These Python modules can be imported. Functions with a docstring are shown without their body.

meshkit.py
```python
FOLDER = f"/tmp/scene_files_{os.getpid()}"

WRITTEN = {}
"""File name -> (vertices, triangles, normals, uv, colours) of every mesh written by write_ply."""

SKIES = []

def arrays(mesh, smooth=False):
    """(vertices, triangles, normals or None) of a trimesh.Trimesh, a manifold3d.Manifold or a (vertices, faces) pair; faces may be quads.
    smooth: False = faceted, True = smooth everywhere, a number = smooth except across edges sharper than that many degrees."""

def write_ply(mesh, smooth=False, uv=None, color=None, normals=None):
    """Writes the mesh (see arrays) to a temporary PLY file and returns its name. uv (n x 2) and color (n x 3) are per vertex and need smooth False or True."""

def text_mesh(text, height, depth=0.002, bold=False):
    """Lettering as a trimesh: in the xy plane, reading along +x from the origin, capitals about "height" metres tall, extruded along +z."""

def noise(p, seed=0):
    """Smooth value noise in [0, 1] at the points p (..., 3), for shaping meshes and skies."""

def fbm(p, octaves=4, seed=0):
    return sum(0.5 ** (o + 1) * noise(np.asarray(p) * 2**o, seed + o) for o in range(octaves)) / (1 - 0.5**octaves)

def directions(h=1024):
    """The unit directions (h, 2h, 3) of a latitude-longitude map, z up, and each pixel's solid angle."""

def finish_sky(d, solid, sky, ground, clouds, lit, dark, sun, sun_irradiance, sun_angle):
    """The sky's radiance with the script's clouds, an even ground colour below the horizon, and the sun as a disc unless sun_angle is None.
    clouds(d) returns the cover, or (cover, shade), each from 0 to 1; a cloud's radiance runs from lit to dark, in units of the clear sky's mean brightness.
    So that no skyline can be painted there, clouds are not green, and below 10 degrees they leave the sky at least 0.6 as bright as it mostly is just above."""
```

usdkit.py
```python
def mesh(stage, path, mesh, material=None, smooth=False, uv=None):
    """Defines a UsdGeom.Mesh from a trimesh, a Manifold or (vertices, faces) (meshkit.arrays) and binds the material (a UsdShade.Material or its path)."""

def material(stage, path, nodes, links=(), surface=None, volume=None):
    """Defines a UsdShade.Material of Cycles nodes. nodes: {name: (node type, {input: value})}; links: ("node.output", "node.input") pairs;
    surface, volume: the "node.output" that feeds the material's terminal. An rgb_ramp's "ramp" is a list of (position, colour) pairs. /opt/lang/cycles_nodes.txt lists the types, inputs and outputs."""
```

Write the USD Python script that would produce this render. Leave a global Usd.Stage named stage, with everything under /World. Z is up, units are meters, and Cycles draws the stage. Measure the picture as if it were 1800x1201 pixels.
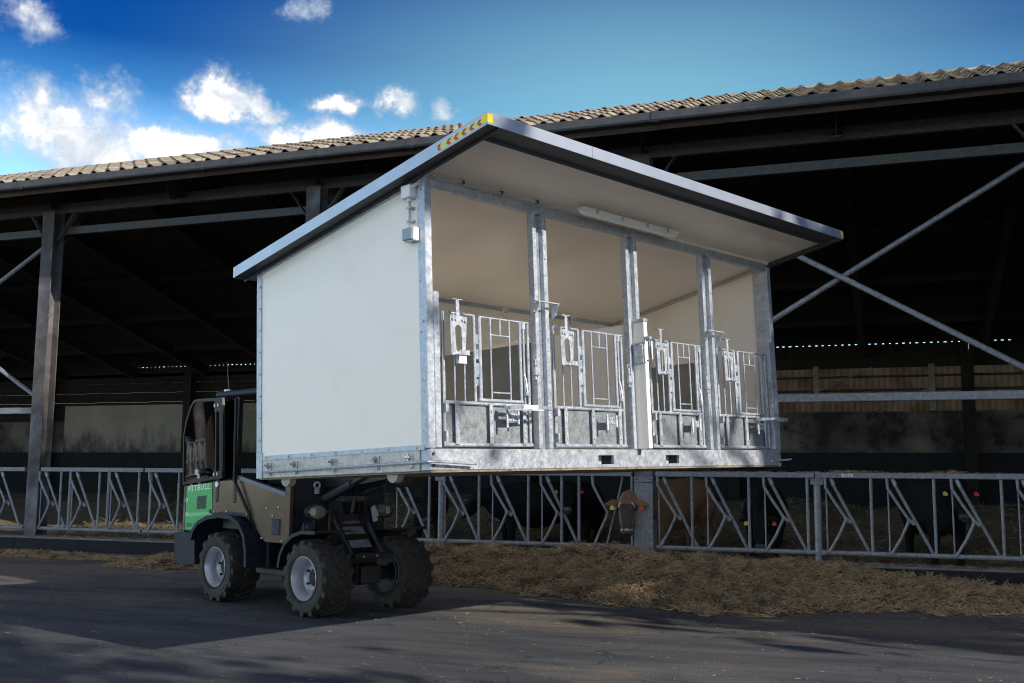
import math, random
import numpy as np, trimesh, shapely.geometry as sg
from shapely.ops import unary_union
import manifold3d as m3
import usdkit, meshkit
from pxr import Usd, UsdGeom, UsdLux, UsdShade, Gf, Sdf, Vt

stage = Usd.Stage.CreateInMemory()
UsdGeom.SetStageUpAxis(stage, UsdGeom.Tokens.z)
UsdGeom.SetStageMetersPerUnit(stage, 1.0)
WORLD = UsdGeom.Xform.Define(stage, '/World')
stage.SetDefaultPrim(WORLD.GetPrim())
UsdGeom.Scope.Define(stage, '/World/Looks')
rng = np.random.default_rng(7)
PI = math.pi

# ------------------------------------------------------------------ camera, sky, sun
def rot(ax, a):
    c, s = math.cos(a), math.sin(a)
    return np.array({'x': [[1, 0, 0], [0, c, -s], [0, s, c]], 'y': [[c, 0, s], [0, 1, 0], [-s, 0, c]], 'z': [[c, -s, 0], [s, c, 0], [0, 0, 1]]}[ax])

def xform_op(prim, M, t):
    m = np.eye(4); m[:3, :3] = np.asarray(M).T; m[3, :3] = t
    UsdGeom.Xformable(prim).AddTransformOp().Set(Gf.Matrix4d(*m.ravel().tolist()))

FPX = 1842.85                      # focal length in pixels of an 1800 pixel wide picture
cam = UsdGeom.Camera.Define(stage, '/World/camera')
cam.CreateHorizontalApertureAttr(36.0)
cam.CreateVerticalApertureAttr(36.0 * 683 / 1024)
cam.CreateFocalLengthAttr(36.0 * FPX / 1800)
cam.CreateClippingRangeAttr(Gf.Vec2f(0.1, 2000))
CAM = np.array([0, -15.4244, 1.4911])
RC = rot('z', .3434) @ rot('x', .1215) @ rot('y', -.0064)      # camera axes: x right, y forward, z up
xform_op(cam, np.stack([RC[:, 0], RC[:, 2], -RC[:, 1]], 1), CAM)
cam.CreateExposureAttr(1.64)

SUN_EL = math.radians(26.0)
SUN_XY = np.array([.955, -.297])
SUN = np.array([*(SUN_XY / np.linalg.norm(SUN_XY) * math.cos(SUN_EL)), math.sin(SUN_EL)])
sun = UsdLux.DistantLight.Define(stage, '/World/sun')
sun.CreateIntensityAttr(0.5); sun.CreateAngleAttr(0.53); sun.CreateNormalizeAttr(True)
sun.CreateColorAttr(Gf.Vec3f(1.0, .93, .82))
zx = SUN; xx = np.cross([0, 0, 1], zx); xx /= np.linalg.norm(xx); yx = np.cross(zx, xx)
xform_op(sun, np.stack([xx, yx, zx], 1), [0, 0, 30])

def sky_material():
    N, Lk = {}, []
    N['tc'] = ('texture_coordinate', {})
    N['sky'] = ('sky_texture', {'sky_type': 'single_scattering', 'sun_disc': False, 'sun_elevation': SUN_EL, 'sun_rotation': math.atan2(SUN[0], SUN[1]), 'air_density': 1.0, 'aerosol_density': .6, 'ozone_density': 2.0})
    # as through a polarising filter: pale low down, deep blue from 24 degrees up, all round
    N['zz'] = ('separate_xyz', {}); Lk.append(('tc.generated', 'zz.vector'))
    N['zr'] = ('rgb_ramp', {'ramp': [(0, (.80, .84, .84)), (.29, (.45, .60, .65)), (.33, (.085, .25, .38)), (.37, (.007, .095, .25)), (.50, (.003, .075, .23)), (1, (.003, .075, .23))]}); Lk.append(('zz.z', 'zr.fac'))
    N['deep0'] = ('mix_color', {'blend_type': 'multiply', 'fac': 1.0, 'use_clamp': False}); Lk += [('sky.color', 'deep0.a'), ('zr.color', 'deep0.b')]
    # a soft pale glow added to the sky over the barn
    cv = RC @ np.array([.12, 1, .225]); cv /= np.linalg.norm(cv)
    N['vs0'] = ('vector_math', {'math_type': 'subtract', 'vector2': tuple(cv)}); Lk.append(('tc.generated', 'vs0.vector1'))
    N['vm0'] = ('vector_math', {'math_type': 'multiply', 'vector2': (2.5, 2.5, 7.0)}); Lk.append(('vs0.vector', 'vm0.vector1'))
    N['vl0'] = ('vector_math', {'math_type': 'length'}); Lk.append(('vm0.vector', 'vl0.vector1'))
    N['vf0'] = ('map_range', {'range_type': 'smoothstep', 'from_min': 1.25, 'from_max': .0, 'to_min': 0.0, 'to_max': .64}); Lk.append(('vl0.value', 'vf0.value'))
    N['deep'] = ('mix_color', {'blend_type': 'mix', 'use_clamp': False, 'b': (.85, 1.85, 2.2)}); Lk += [('vf0.result', 'deep.fac'), ('deep0.result', 'deep.a')]
    # warped direction so that the cloud outlines billow
    N['wn'] = ('noise_texture', {'scale': 16.0, 'detail': 7.0, 'roughness': .6})
    Lk.append(('tc.generated', 'wn.vector'))
    N['wsub'] = ('vector_math', {'math_type': 'subtract', 'vector2': (.5, .5, .5)})
    Lk.append(('wn.color', 'wsub.vector1'))
    N['wsc'] = ('vector_math', {'math_type': 'scale', 'scale': .055})
    Lk.append(('wsub.vector', 'wsc.vector1'))
    N['wd'] = ('vector_math', {'math_type': 'add'})
    Lk += [('tc.generated', 'wd.vector1'), ('wsc.vector', 'wd.vector2')]
    clouds = [  # direction, half sizes (across, up), weight
        ((-.663, .650, .372), .032, .022, .62), ((-.476, .781, .406), .022, .015, .58), ((-.631, .706, .321), .045, .018, .66),
        ((-.610, .729, .311), .018, .013, .45), ((-.663, .689, .293), .075, .036, .95), ((-.554, .766, .325), .036, .026, 1.05),
        ((-.529, .786, .321), .028, .014, .9), ((-.466, .819, .333), .034, .0125, .95), ((-.416, .846, .334), .026, .0125, .9),
        ((-.380, .863, .333), .018, .011, .7), ((-.484, .821, .301), .085, .020, .95), ((-.595, .753, .282), .085, .022, .95),
        ((-.650, .710, .275), .085, .028, .9), ((-.70, .68, .30), .05, .03, .8)]
    prev = None
    for i, (c, w, h, k) in enumerate(clouds):
        c = np.array(c) / np.linalg.norm(c)
        N[f's{i}'] = ('vector_math', {'math_type': 'subtract', 'vector2': tuple(c)}); Lk.append(('wd.vector', f's{i}.vector1'))
        N[f'm{i}'] = ('vector_math', {'math_type': 'multiply', 'vector2': (1 / w, 1 / w, 1 / h)}); Lk.append((f's{i}.vector', f'm{i}.vector1'))
        N[f'l{i}'] = ('vector_math', {'math_type': 'length'}); Lk.append((f'm{i}.vector', f'l{i}.vector1'))
        N[f'f{i}'] = ('map_range', {'range_type': 'smoothstep', 'from_min': 1.5, 'from_max': .15, 'to_min': 0.0, 'to_max': k}); Lk.append((f'l{i}.value', f'f{i}.value'))
        if prev is None:
            prev = f'f{i}.result'
        else:
            N[f'x{i}'] = ('math', {'math_type': 'maximum'}); Lk += [(prev, f'x{i}.value1'), (f'f{i}.result', f'x{i}.value2')]
            prev = f'x{i}.value'
    # the same fair-weather cumulus round the rest of the sky; the stretch seen over the barn roof is clear
    N['sp'] = ('vector_math', {'math_type': 'multiply', 'vector2': (1, 1, 2.1)}); Lk.append(('wd.vector', 'sp.vector1'))
    N['cn'] = ('noise_texture', {'scale': 3.1, 'detail': 5.0, 'roughness': .55}); Lk.append(('sp.vector', 'cn.vector'))
    N['cm'] = ('map_range', {'range_type': 'smoothstep', 'from_min': .47, 'from_max': .60, 'to_min': 0.0, 'to_max': 1.0}); Lk.append(('cn.fac', 'cm.value'))
    vc = RC @ np.array([0.0, 1, .12]); vc /= np.linalg.norm(vc)
    N['vs'] = ('vector_math', {'math_type': 'dot_product', 'vector2': tuple(vc)}); Lk.append(('tc.generated', 'vs.vector1'))
    N['vm'] = ('map_range', {'range_type': 'smoothstep', 'from_min': .84, 'from_max': .74, 'to_min': 0.0, 'to_max': 1.0}); Lk.append(('vs.value', 'vm.value'))
    N['cv'] = ('math', {'math_type': 'multiply'}); Lk += [('cm.result', 'cv.value1'), ('vm.result', 'cv.value2')]
    N['sum'] = ('math', {'math_type': 'maximum'}); Lk += [(prev, 'sum.value1'), ('cv.value', 'sum.value2')]
    N['fn'] = ('noise_texture', {'scale': 40.0, 'detail': 6.0, 'roughness': .62}); Lk.append(('tc.generated', 'fn.vector'))
    N['fr'] = ('map_range', {'range_type': 'linear', 'from_min': .25, 'from_max': .75, 'to_min': -.36, 'to_max': .36}); Lk.append(('fn.fac', 'fr.value'))
    N['fs'] = ('math', {'math_type': 'add'}); Lk += [('sum.value', 'fs.value1'), ('fr.result', 'fs.value2')]
    N['sh'] = ('map_range', {'range_type': 'smoothstep', 'from_min': .16, 'from_max': .98, 'to_min': 0.0, 'to_max': 1.0}); Lk.append(('fs.value', 'sh.value'))
    N['gate'] = ('map_range', {'range_type': 'smoothstep', 'from_min': .03, 'from_max': .16, 'to_min': 0.0, 'to_max': 1.0}); Lk.append(('sum.value', 'gate.value'))
    N['cover'] = ('math', {'math_type': 'multiply', 'use_clamp': True}); Lk += [('sh.result', 'cover.value1'), ('gate.result', 'cover.value2')]
    # billows inside the clouds: greyer hollows
    N['bn'] = ('noise_texture', {'scale': 22.0, 'detail': 5.0, 'roughness': .55, 'distortion': .6}); Lk.append(('wd.vector', 'bn.vector'))
    N['br'] = ('map_range', {'range_type': 'smoothstep', 'from_min': .32, 'from_max': .62, 'to_min': .5, 'to_max': .97}); Lk.append(('bn.fac', 'br.value'))
    N['thick'] = ('math', {'math_type': 'multiply'}); Lk += [('cover.value', 'thick.value1'), ('br.result', 'thick.value2')]
    # cloud radiance: thin edges grey blue, thick parts white
    N['cr'] = ('rgb_ramp', {'ramp': [(0, (1.1, 1.45, 2.0)), (.45, (1.75, 1.95, 2.25)), (.75, (2.7, 2.75, 2.8)), (.92, (4.2, 4.1, 4.0)), (1, (11.5, 10.4, 9.2))]}); Lk.append(('thick.value', 'cr.fac'))
    N['mx'] = ('mix_color', {'blend_type': 'mix', 'use_clamp': False}); Lk += [('cover.value', 'mx.fac'), ('deep.result', 'mx.a'), ('cr.color', 'mx.b')]
    N['bg'] = ('background_shader', {'strength': SKY_STRENGTH}); Lk.append(('mx.result', 'bg.color'))
    return usdkit.material(stage, '/World/Looks/sky_look', N, Lk, surface='bg.background')

SKY_STRENGTH = 0.12
dome = UsdLux.DomeLight.Define(stage, '/World/sky')
UsdShade.MaterialBindingAPI.Apply(dome.GetPrim()).Bind(sky_material())

# ------------------------------------------------------------------ helpers
COUNT = {}
def fresh(parent, name):
    k = f'{parent}/{name}'; n = COUNT.get(k, 0); COUNT[k] = n + 1
    return k if n == 0 else f'{k}_{n:03d}'

def say(prim, **kw):
    for k, v in kw.items():
        if v: prim.SetCustomDataByKey(k, v)

def pstr(p):
    return p if isinstance(p, str) else str(p.GetPath())

SPLIT = {'bolt', 'gutter_hook', 'pipe_clip', 'coupling', 'hinge_plate', 'rear_guard', 'cable_clip', 'lamp_clip', 'door_bar', 'knee_plate', 'vent_slot', 'wheel_nut', 'air_slot_comb', 'fork_pocket', 'steering_pin', 'hydraulic_line', 'lock_case', 'badge', 'hinge_pin', 'wall_brace', 'gland', 'hinge', 'antenna_mount', 'tape_edge', 'lettering', 'model_lettering', 'numeral', 'steering_cylinder', 'holder_hook'}
def pieces(mesh):
    v, f = np.asarray(mesh.vertices), np.asarray(mesh.faces)
    _, w = np.unique(np.round(v, 5), axis=0, return_inverse=True); w = w.ravel()
    e = np.vstack([f[:, :2], f[:, 1:]]); lab = trimesh.graph.connected_component_labels(w[e], node_count=w.max() + 1)[w[f[:, 0]]]
    return [mesh.submesh([np.where(lab == k)[0]], append=True, repair=False) for k in np.unique(lab)]
def obj(name, mesh, mat, parent='/World', smooth=False, label=None, category=None, group=None, kind=None):
    if name in SPLIT and kind is None and name not in ('lettering', 'model_lettering', 'numeral'):
        ps = pieces(mesh)
        if len(ps) > 1:
            for p in ps[:-1]: usdkit.mesh(stage, fresh(pstr(parent), name), p, MAT[mat], smooth=smooth)
            mesh = ps[-1]
    m = usdkit.mesh(stage, fresh(pstr(parent), name), mesh, MAT[mat], smooth=smooth)
    say(m.GetPrim(), label=label, category=category, group=group, kind=kind)
    return m.GetPrim()

def thing(name, label, category, M=None, t=(0, 0, 0), group=None, kind=None):
    x = UsdGeom.Xform.Define(stage, fresh('/World', name))
    xform_op(x, np.eye(3) if M is None else M, t)
    say(x.GetPrim(), label=label, category=category, group=group, kind=kind)
    return x.GetPrim()

def cat(*ms):
    return trimesh.util.concatenate([m for g in ms for m in (g if isinstance(g, list) else [g])])

def bx(x0, x1, y0, y1, z0, z1, bev=0.0):
    lo, hi = np.minimum([x0, y0, z0], [x1, y1, z1]), np.maximum([x0, y0, z0], [x1, y1, z1])
    if bev:
        pts = []
        for i in range(8):
            s = np.array([i & 1, i >> 1 & 1, i >> 2 & 1])
            c = np.where(s, hi, lo); d = np.where(s, -bev, bev)
            for k in range(3):
                q = c + d; q[k] = c[k]; pts.append(q)
        return trimesh.convex.convex_hull(np.array(pts))
    m = trimesh.creation.box(extents=hi - lo); m.apply_translation((lo + hi) / 2); return m

def tube(pts, r, n=8, cap=True, scale2=None):
    pts = np.asarray(pts, float); r = np.broadcast_to(r, len(pts))
    d = np.gradient(pts, axis=0) if len(pts) > 2 else np.array([pts[1] - pts[0]] * 2)
    d /= np.linalg.norm(d, axis=1, keepdims=True)
    u = np.cross(d[0], [0, 0, 1.0])
    if np.linalg.norm(u) < 1e-3: u = np.array([1.0, 0, 0])
    V = []
    for p, t, rr in zip(pts, d, r):
        u = u - t * (u @ t); u /= np.linalg.norm(u); v = np.cross(t, u)
        a = np.arange(n) / n * 2 * PI + PI / n
        V.append(p + rr * (np.cos(a)[:, None] * u + np.sin(a)[:, None] * v))
    V = np.vstack(V); F = []
    for i in range(len(pts) - 1):
        for k in range(n):
            a, b = i * n + k, i * n + (k + 1) % n
            F += [[a, b, b + n], [a, b + n, a + n]]
    if cap:
        V = np.vstack([V, pts[0], pts[-1]]); m, e = len(V) - 2, len(V) - 1; o = (len(pts) - 1) * n
        for k in range(n):
            F += [[m, (k + 1) % n, k], [e, o + k, o + (k + 1) % n]]
    return trimesh.Trimesh(V, F, process=False)

def bar(a, b, w, h, up=(0, 0, 1)):
    """a square bar from a to b, w across, h along up"""
    a, b = np.asarray(a, float), np.asarray(b, float); L = np.linalg.norm(b - a); t = (b - a) / L
    s = np.cross(t, up); s /= np.linalg.norm(s); u = np.cross(s, t)
    m = trimesh.creation.box(extents=(L, w, h)); T = np.eye(4); T[:3, 0], T[:3, 1], T[:3, 2], T[:3, 3] = t, s, u, (a + b) / 2
    m.apply_transform(T); return m

def prism(poly, axis, a, b):
    """the polygon (its two coordinates are the other two axes in order) extruded along axis from a to b"""
    p = poly if hasattr(poly, 'exterior') else sg.Polygon(poly)
    if not p.is_valid: p = p.buffer(0)
    m = trimesh.creation.extrude_polygon(p, b - a, engine='earcut'); v = np.array(m.vertices); v[:, 2] += a
    m.vertices = v[:, {'x': [2, 0, 1], 'y': [0, 2, 1], 'z': [0, 1, 2]}[axis]]
    trimesh.repair.fix_normals(m)
    return m

def frame_prism(outer, inner, axis, a, b):
    return prism(sg.Polygon(outer, [inner]), axis, a, b)

def lathe(profile, n=32, axis='y'):
    """profile of (radius, along) revolved about the axis"""
    p = np.asarray(profile, float); V, F = [], []
    for k in range(n):
        a = 2 * PI * k / n
        for r, h in p:
            V.append({'y': (r * math.cos(a), h, r * math.sin(a)), 'z': (r * math.cos(a), r * math.sin(a), h), 'x': (h, r * math.cos(a), r * math.sin(a))}[axis])
    m = len(p)
    for k in range(n):
        j = (k + 1) % n
        for i in range(m - 1):
            F += [[k * m + i, j * m + i, j * m + i + 1], [k * m + i, j * m + i + 1, k * m + i + 1]]
    t = trimesh.Trimesh(V, F, process=True); trimesh.repair.fix_normals(t); return t

def move(m, t, M=None):
    m = m.copy()
    if M is not None: m.vertices = np.asarray(m.vertices) @ np.asarray(M).T
    m.vertices = np.asarray(m.vertices) + np.asarray(t); return m

def bolts(pts, r=.011, h=.008, axis='y', n=6):
    out = []
    for p in pts:
        c = trimesh.creation.cylinder(r, h, sections=n)
        R = {'y': rot('x', PI / 2), 'x': rot('y', PI / 2), 'z': np.eye(3)}[axis]
        out.append(move(c, p, R))
    return cat(out)

def text(s, h, origin, xd, zd, depth=.003, bold=False, width=None):
    m = meshkit.text_mesh(s, h, depth, bold); v = np.array(m.vertices)
    if width: v[:, 0] *= width / (v[:, 0].max() - v[:, 0].min())
    xd, zd = np.asarray(xd, float), np.asarray(zd, float); nd = np.cross(xd, zd)
    m.vertices = np.asarray(origin) + v[:, :1] * xd + v[:, 1:2] * zd + v[:, 2:3] * nd; return m

# ------------------------------------------------------------------ materials
MAT = {}
def look(name, col, rough=.5, metal=0.0, var=None, scale=4.0, bump=0.0, bscale=60.0, spec=.5, detail=6.0, coat=0.0, lo=.35, hi=.65, stretch=None, rvar=0.0, third=None, tscale=1.0, tlo=.5, thi=.7):
    N = {'p': ('principled_bsdf', {'base_color': col, 'roughness': rough, 'metallic': metal, 'specular_ior_level': spec, 'coat_weight': coat}), 'g': ('geometry', {})}
    Lk = []; src = 'g.position'
    if stretch:
        N['map'] = ('mapping', {'mapping_type': 'point', 'scale': stretch}); Lk.append(('g.position', 'map.vector')); src = 'map.vector'
    if var is not None:
        N['n'] = ('noise_texture', {'scale': scale, 'detail': detail, 'roughness': .6}); Lk.append((src, 'n.vector'))
        N['r'] = ('rgb_ramp', {'ramp': [(lo, col), (hi, var)]}); Lk.append(('n.fac', 'r.fac'))
        out = 'r.color'
        if third is not None:
            N['n3'] = ('noise_texture', {'scale': tscale, 'detail': 5.0, 'roughness': .65}); Lk.append((src, 'n3.vector'))
            N['f3'] = ('map_range', {'from_min': tlo, 'from_max': thi, 'clamp': True}); Lk.append(('n3.fac', 'f3.value'))
            N['x3'] = ('mix_color', {'blend_type': 'mix', 'b': third}); Lk += [('f3.result', 'x3.fac'), (out, 'x3.a')]; out = 'x3.result'
        Lk.append((out, 'p.base_color'))
        if rvar:
            N['rr'] = ('map_range', {'from_min': .3, 'from_max': .7, 'to_min': rough - rvar, 'to_max': rough + rvar}); Lk += [('n.fac', 'rr.value'), ('rr.result', 'p.roughness')]
    if bump:
        N['bn'] = ('noise_texture', {'scale': bscale, 'detail': 5.0, 'roughness': .6}); Lk.append((src, 'bn.vector'))
        N['b'] = ('bump', {'strength': bump, 'distance': .02}); Lk += [('bn.fac', 'b.height'), ('b.normal', 'p.normal')]
    MAT[name] = usdkit.material(stage, f'/World/Looks/{name}', N, Lk, surface='p.BSDF')

def galv(name, a, b, rough=.42, metal=.55):
    N = {'p': ('principled_bsdf', {'metallic': metal, 'roughness': rough}), 'g': ('geometry', {}),
         'v': ('voronoi_texture', {'scale': 70.0}), 'n': ('noise_texture', {'scale': 17.0, 'detail': 6.0, 'roughness': .6}),
         'bw': ('rgb_to_bw', {}), 'mix': ('math', {'math_type': 'multiply_add', 'value2': .35}),
         'r': ('rgb_ramp', {'ramp': [(.36, a), (.92, b)]}), 'rr': ('map_range', {'from_min': .3, 'from_max': .9, 'to_min': rough - .1, 'to_max': rough + .12}),
         'bn': ('bump', {'strength': .12, 'distance': .004})}
    Lk = [('g.position', 'v.vector'), ('g.position', 'n.vector'), ('v.color', 'bw.color'), ('bw.val', 'mix.value1'), ('n.fac', 'mix.value3'), ('mix.value', 'r.fac'), ('r.color', 'p.base_color'),
          ('mix.value', 'rr.value'), ('rr.result', 'p.roughness'), ('mix.value', 'bn.height'), ('bn.normal', 'p.normal')]
    MAT[name] = usdkit.material(stage, f'/World/Looks/{name}', N, Lk, surface='p.BSDF')

def yard_look():
    N = {'p': ('principled_bsdf', {'roughness': .82, 'specular_ior_level': .35}), 'g': ('geometry', {}),
         'm1': ('mapping', {'mapping_type': 'point', 'scale': (.35, 1.5, 1)}), 'm2': ('mapping', {'mapping_type': 'point', 'scale': (.22, .75, 1)}), 'm3': ('mapping', {'mapping_type': 'point', 'scale': (.8, 7.0, 1)}),
         'n1': ('noise_texture', {'scale': 1.5, 'detail': 12.0, 'roughness': .65}), 'r1': ('rgb_ramp', {'ramp': [(.34, (.034, .037, .045)), (.66, (.082, .085, .093))]}),
         # dusty brown veils, thicker towards the feed
         'n2': ('noise_texture', {'scale': 1.0, 'detail': 7.0, 'roughness': .6, 'distortion': .4}), 'xyz': ('separate_xyz', {}),
         'near': ('map_range', {'range_type': 'smoothstep', 'from_min': -8.5, 'from_max': -3.2, 'to_min': -.06, 'to_max': .17}), 'ad': ('math', {'math_type': 'add'}),
         'f2': ('map_range', {'range_type': 'smoothstep', 'from_min': .52, 'from_max': .74, 'to_min': 0.0, 'to_max': .85}), 'x2': ('mix_color', {'blend_type': 'mix', 'b': (.175, .145, .115)}),
         # streaks left by tyres and the scraper
         'n3': ('noise_texture', {'scale': 1.3, 'detail': 6.0, 'roughness': .7}), 'f3': ('map_range', {'range_type': 'smoothstep', 'from_min': .54, 'from_max': .70, 'to_min': 0.0, 'to_max': .55}), 'x3': ('mix_color', {'blend_type': 'mix', 'b': (.018, .019, .024)}),
         # grit
         'n4': ('noise_texture', {'scale': 55.0, 'detail': 4.0, 'roughness': .7}), 'f4': ('map_range', {'range_type': 'smoothstep', 'from_min': .60, 'from_max': .74, 'to_min': 0.0, 'to_max': .55}), 'x4': ('mix_color', {'blend_type': 'mix', 'b': (.20, .185, .155)}),
         'v': ('voronoi_texture', {'feature': 'distance_to_edge', 'scale': .42}), 'vd': ('noise_texture', {'scale': 1.2, 'detail': 5.0}), 'vs': ('vector_math', {'math_type': 'scale', 'scale': 1.6}), 'va': ('vector_math', {'math_type': 'add'}),
         'f5': ('map_range', {'from_min': .0, 'from_max': .006, 'to_min': .75, 'to_max': 0.0, 'clamp': True}), 'x5': ('mix_color', {'blend_type': 'mix', 'b': (.010, .010, .012)}),
         'bn': ('noise_texture', {'scale': 40.0, 'detail': 6.0, 'roughness': .65}), 'b': ('bump', {'strength': .7, 'distance': .02})}
    L = [('g.position', 'm1.vector'), ('g.position', 'm2.vector'), ('g.position', 'm3.vector'), ('m1.vector', 'n1.vector'), ('n1.fac', 'r1.fac'), ('m2.vector', 'n2.vector'), ('g.position', 'xyz.vector'), ('xyz.y', 'near.value'), ('near.result', 'ad.value1'), ('n2.fac', 'ad.value2'), ('ad.value', 'f2.value'), ('r1.color', 'x2.a'), ('f2.result', 'x2.fac'),
         ('m3.vector', 'n3.vector'), ('n3.fac', 'f3.value'), ('x2.result', 'x3.a'), ('f3.result', 'x3.fac'), ('g.position', 'n4.vector'), ('n4.fac', 'f4.value'), ('x3.result', 'x4.a'), ('f4.result', 'x4.fac'),
         ('g.position', 'vd.vector'), ('vd.color', 'vs.vector1'), ('vs.vector', 'va.vector1'), ('g.position', 'va.vector2'), ('va.vector', 'v.vector'), ('v.distance', 'f5.value'), ('x4.result', 'x5.a'), ('f5.result', 'x5.fac'),
         ('x5.result', 'p.base_color'), ('g.position', 'bn.vector'), ('bn.fac', 'b.height'), ('b.normal', 'p.normal')]
    MAT['yard_look'] = usdkit.material(stage, '/World/Looks/yard_look', N, L, surface='p.BSDF')
yard_look()
def tile_look():
    N = {'p': ('principled_bsdf', {'roughness': .85}), 'g': ('geometry', {}), 'o': ('object_info', {}), 'oa': ('math', {'math_type': 'add'}), 'of': ('math', {'math_type': 'fraction'}),
         'r': ('rgb_ramp', {'ramp': [(0, (.15, .115, .085)), (.35, (.25, .20, .15)), (.75, (.31, .26, .195)), (1, (.40, .345, .27))]}),
         'n': ('noise_texture', {'scale': 5.0, 'detail': 8.0, 'roughness': .65}), 'f': ('map_range', {'from_min': .48, 'from_max': .70, 'to_min': 0.0, 'to_max': .8, 'clamp': True}), 'x': ('mix_color', {'blend_type': 'mix', 'b': (.105, .098, .075)}),
         'n2': ('noise_texture', {'scale': 24.0, 'detail': 4.0}), 'f2': ('map_range', {'from_min': .60, 'from_max': .68, 'to_min': 0.0, 'to_max': .7, 'clamp': True}), 'x2': ('mix_color', {'blend_type': 'mix', 'b': (.46, .45, .36)}),
         'b': ('bump', {'strength': .3, 'distance': .01})}
    L = [('o.random', 'oa.value1'), ('g.random_per_island', 'oa.value2'), ('oa.value', 'of.value1'), ('of.value', 'r.fac'), ('g.position', 'n.vector'), ('n.fac', 'f.value'), ('r.color', 'x.a'), ('f.result', 'x.fac'), ('g.position', 'n2.vector'), ('n2.fac', 'f2.value'), ('x.result', 'x2.a'), ('f2.result', 'x2.fac'), ('x2.result', 'p.base_color'), ('n2.fac', 'b.height'), ('b.normal', 'p.normal')]
    MAT['tile_look'] = usdkit.material(stage, '/World/Looks/tile_look', N, L, surface='p.BSDF')
def dirty_wall(name, a, b, dirt, z0, z1):
    """wall colour with dirt that rises from below in splashes"""
    N = {'p': ('principled_bsdf', {'roughness': .9}), 'g': ('geometry', {}), 'xyz': ('separate_xyz', {}), 'n': ('noise_texture', {'scale': 1.1, 'detail': 8.0, 'roughness': .65}), 'r': ('rgb_ramp', {'ramp': [(.35, a), (.65, b)]}),
         'zr': ('map_range', {'from_min': z0, 'from_max': z1, 'to_min': .24, 'to_max': -.16, 'clamp': True}), 'mp': ('mapping', {'mapping_type': 'point', 'scale': (1.0, 1.0, .45)}), 'n2': ('noise_texture', {'scale': 1.5, 'detail': 12.0, 'roughness': .75}), 'ad': ('math', {'math_type': 'add'}),
         'f': ('map_range', {'range_type': 'smoothstep', 'from_min': .46, 'from_max': .78, 'to_min': 0.0, 'to_max': .92}), 'x': ('mix_color', {'blend_type': 'mix', 'b': dirt})}
    L = [('g.position', 'n.vector'), ('n.fac', 'r.fac'), ('g.position', 'xyz.vector'), ('xyz.z', 'zr.value'), ('g.position', 'mp.vector'), ('mp.vector', 'n2.vector'), ('zr.result', 'ad.value1'), ('n2.fac', 'ad.value2'), ('ad.value', 'f.value'), ('r.color', 'x.a'), ('f.result', 'x.fac'), ('x.result', 'p.base_color')]
    MAT[name] = usdkit.material(stage, f'/World/Looks/{name}', N, L, surface='p.BSDF')
look('chaff_look', (.34, .31, .25), .8)
look('litter_look', (.24, .20, .125), .8, var=(.15, .12, .07), scale=3)
look('bedding_stalk_look', (.085, .065, .038), .9, var=(.19, .15, .09), scale=14)
look('hay_look', (.22, .135, .066), .85, var=(.58, .42, .24), scale=26, lo=.3, hi=.7, third=(.07, .045, .024), tscale=4.0, tlo=.48, thi=.66)
look('hay_base_look', (.035, .025, .013), .95, var=(.09, .064, .032), scale=60, bump=.8, bscale=80)  # shade between the stalks put into this dark base colour
look('bedding_look', (.10, .08, .05), .95, var=(.20, .165, .10), scale=22, bump=.9, bscale=30)
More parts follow.
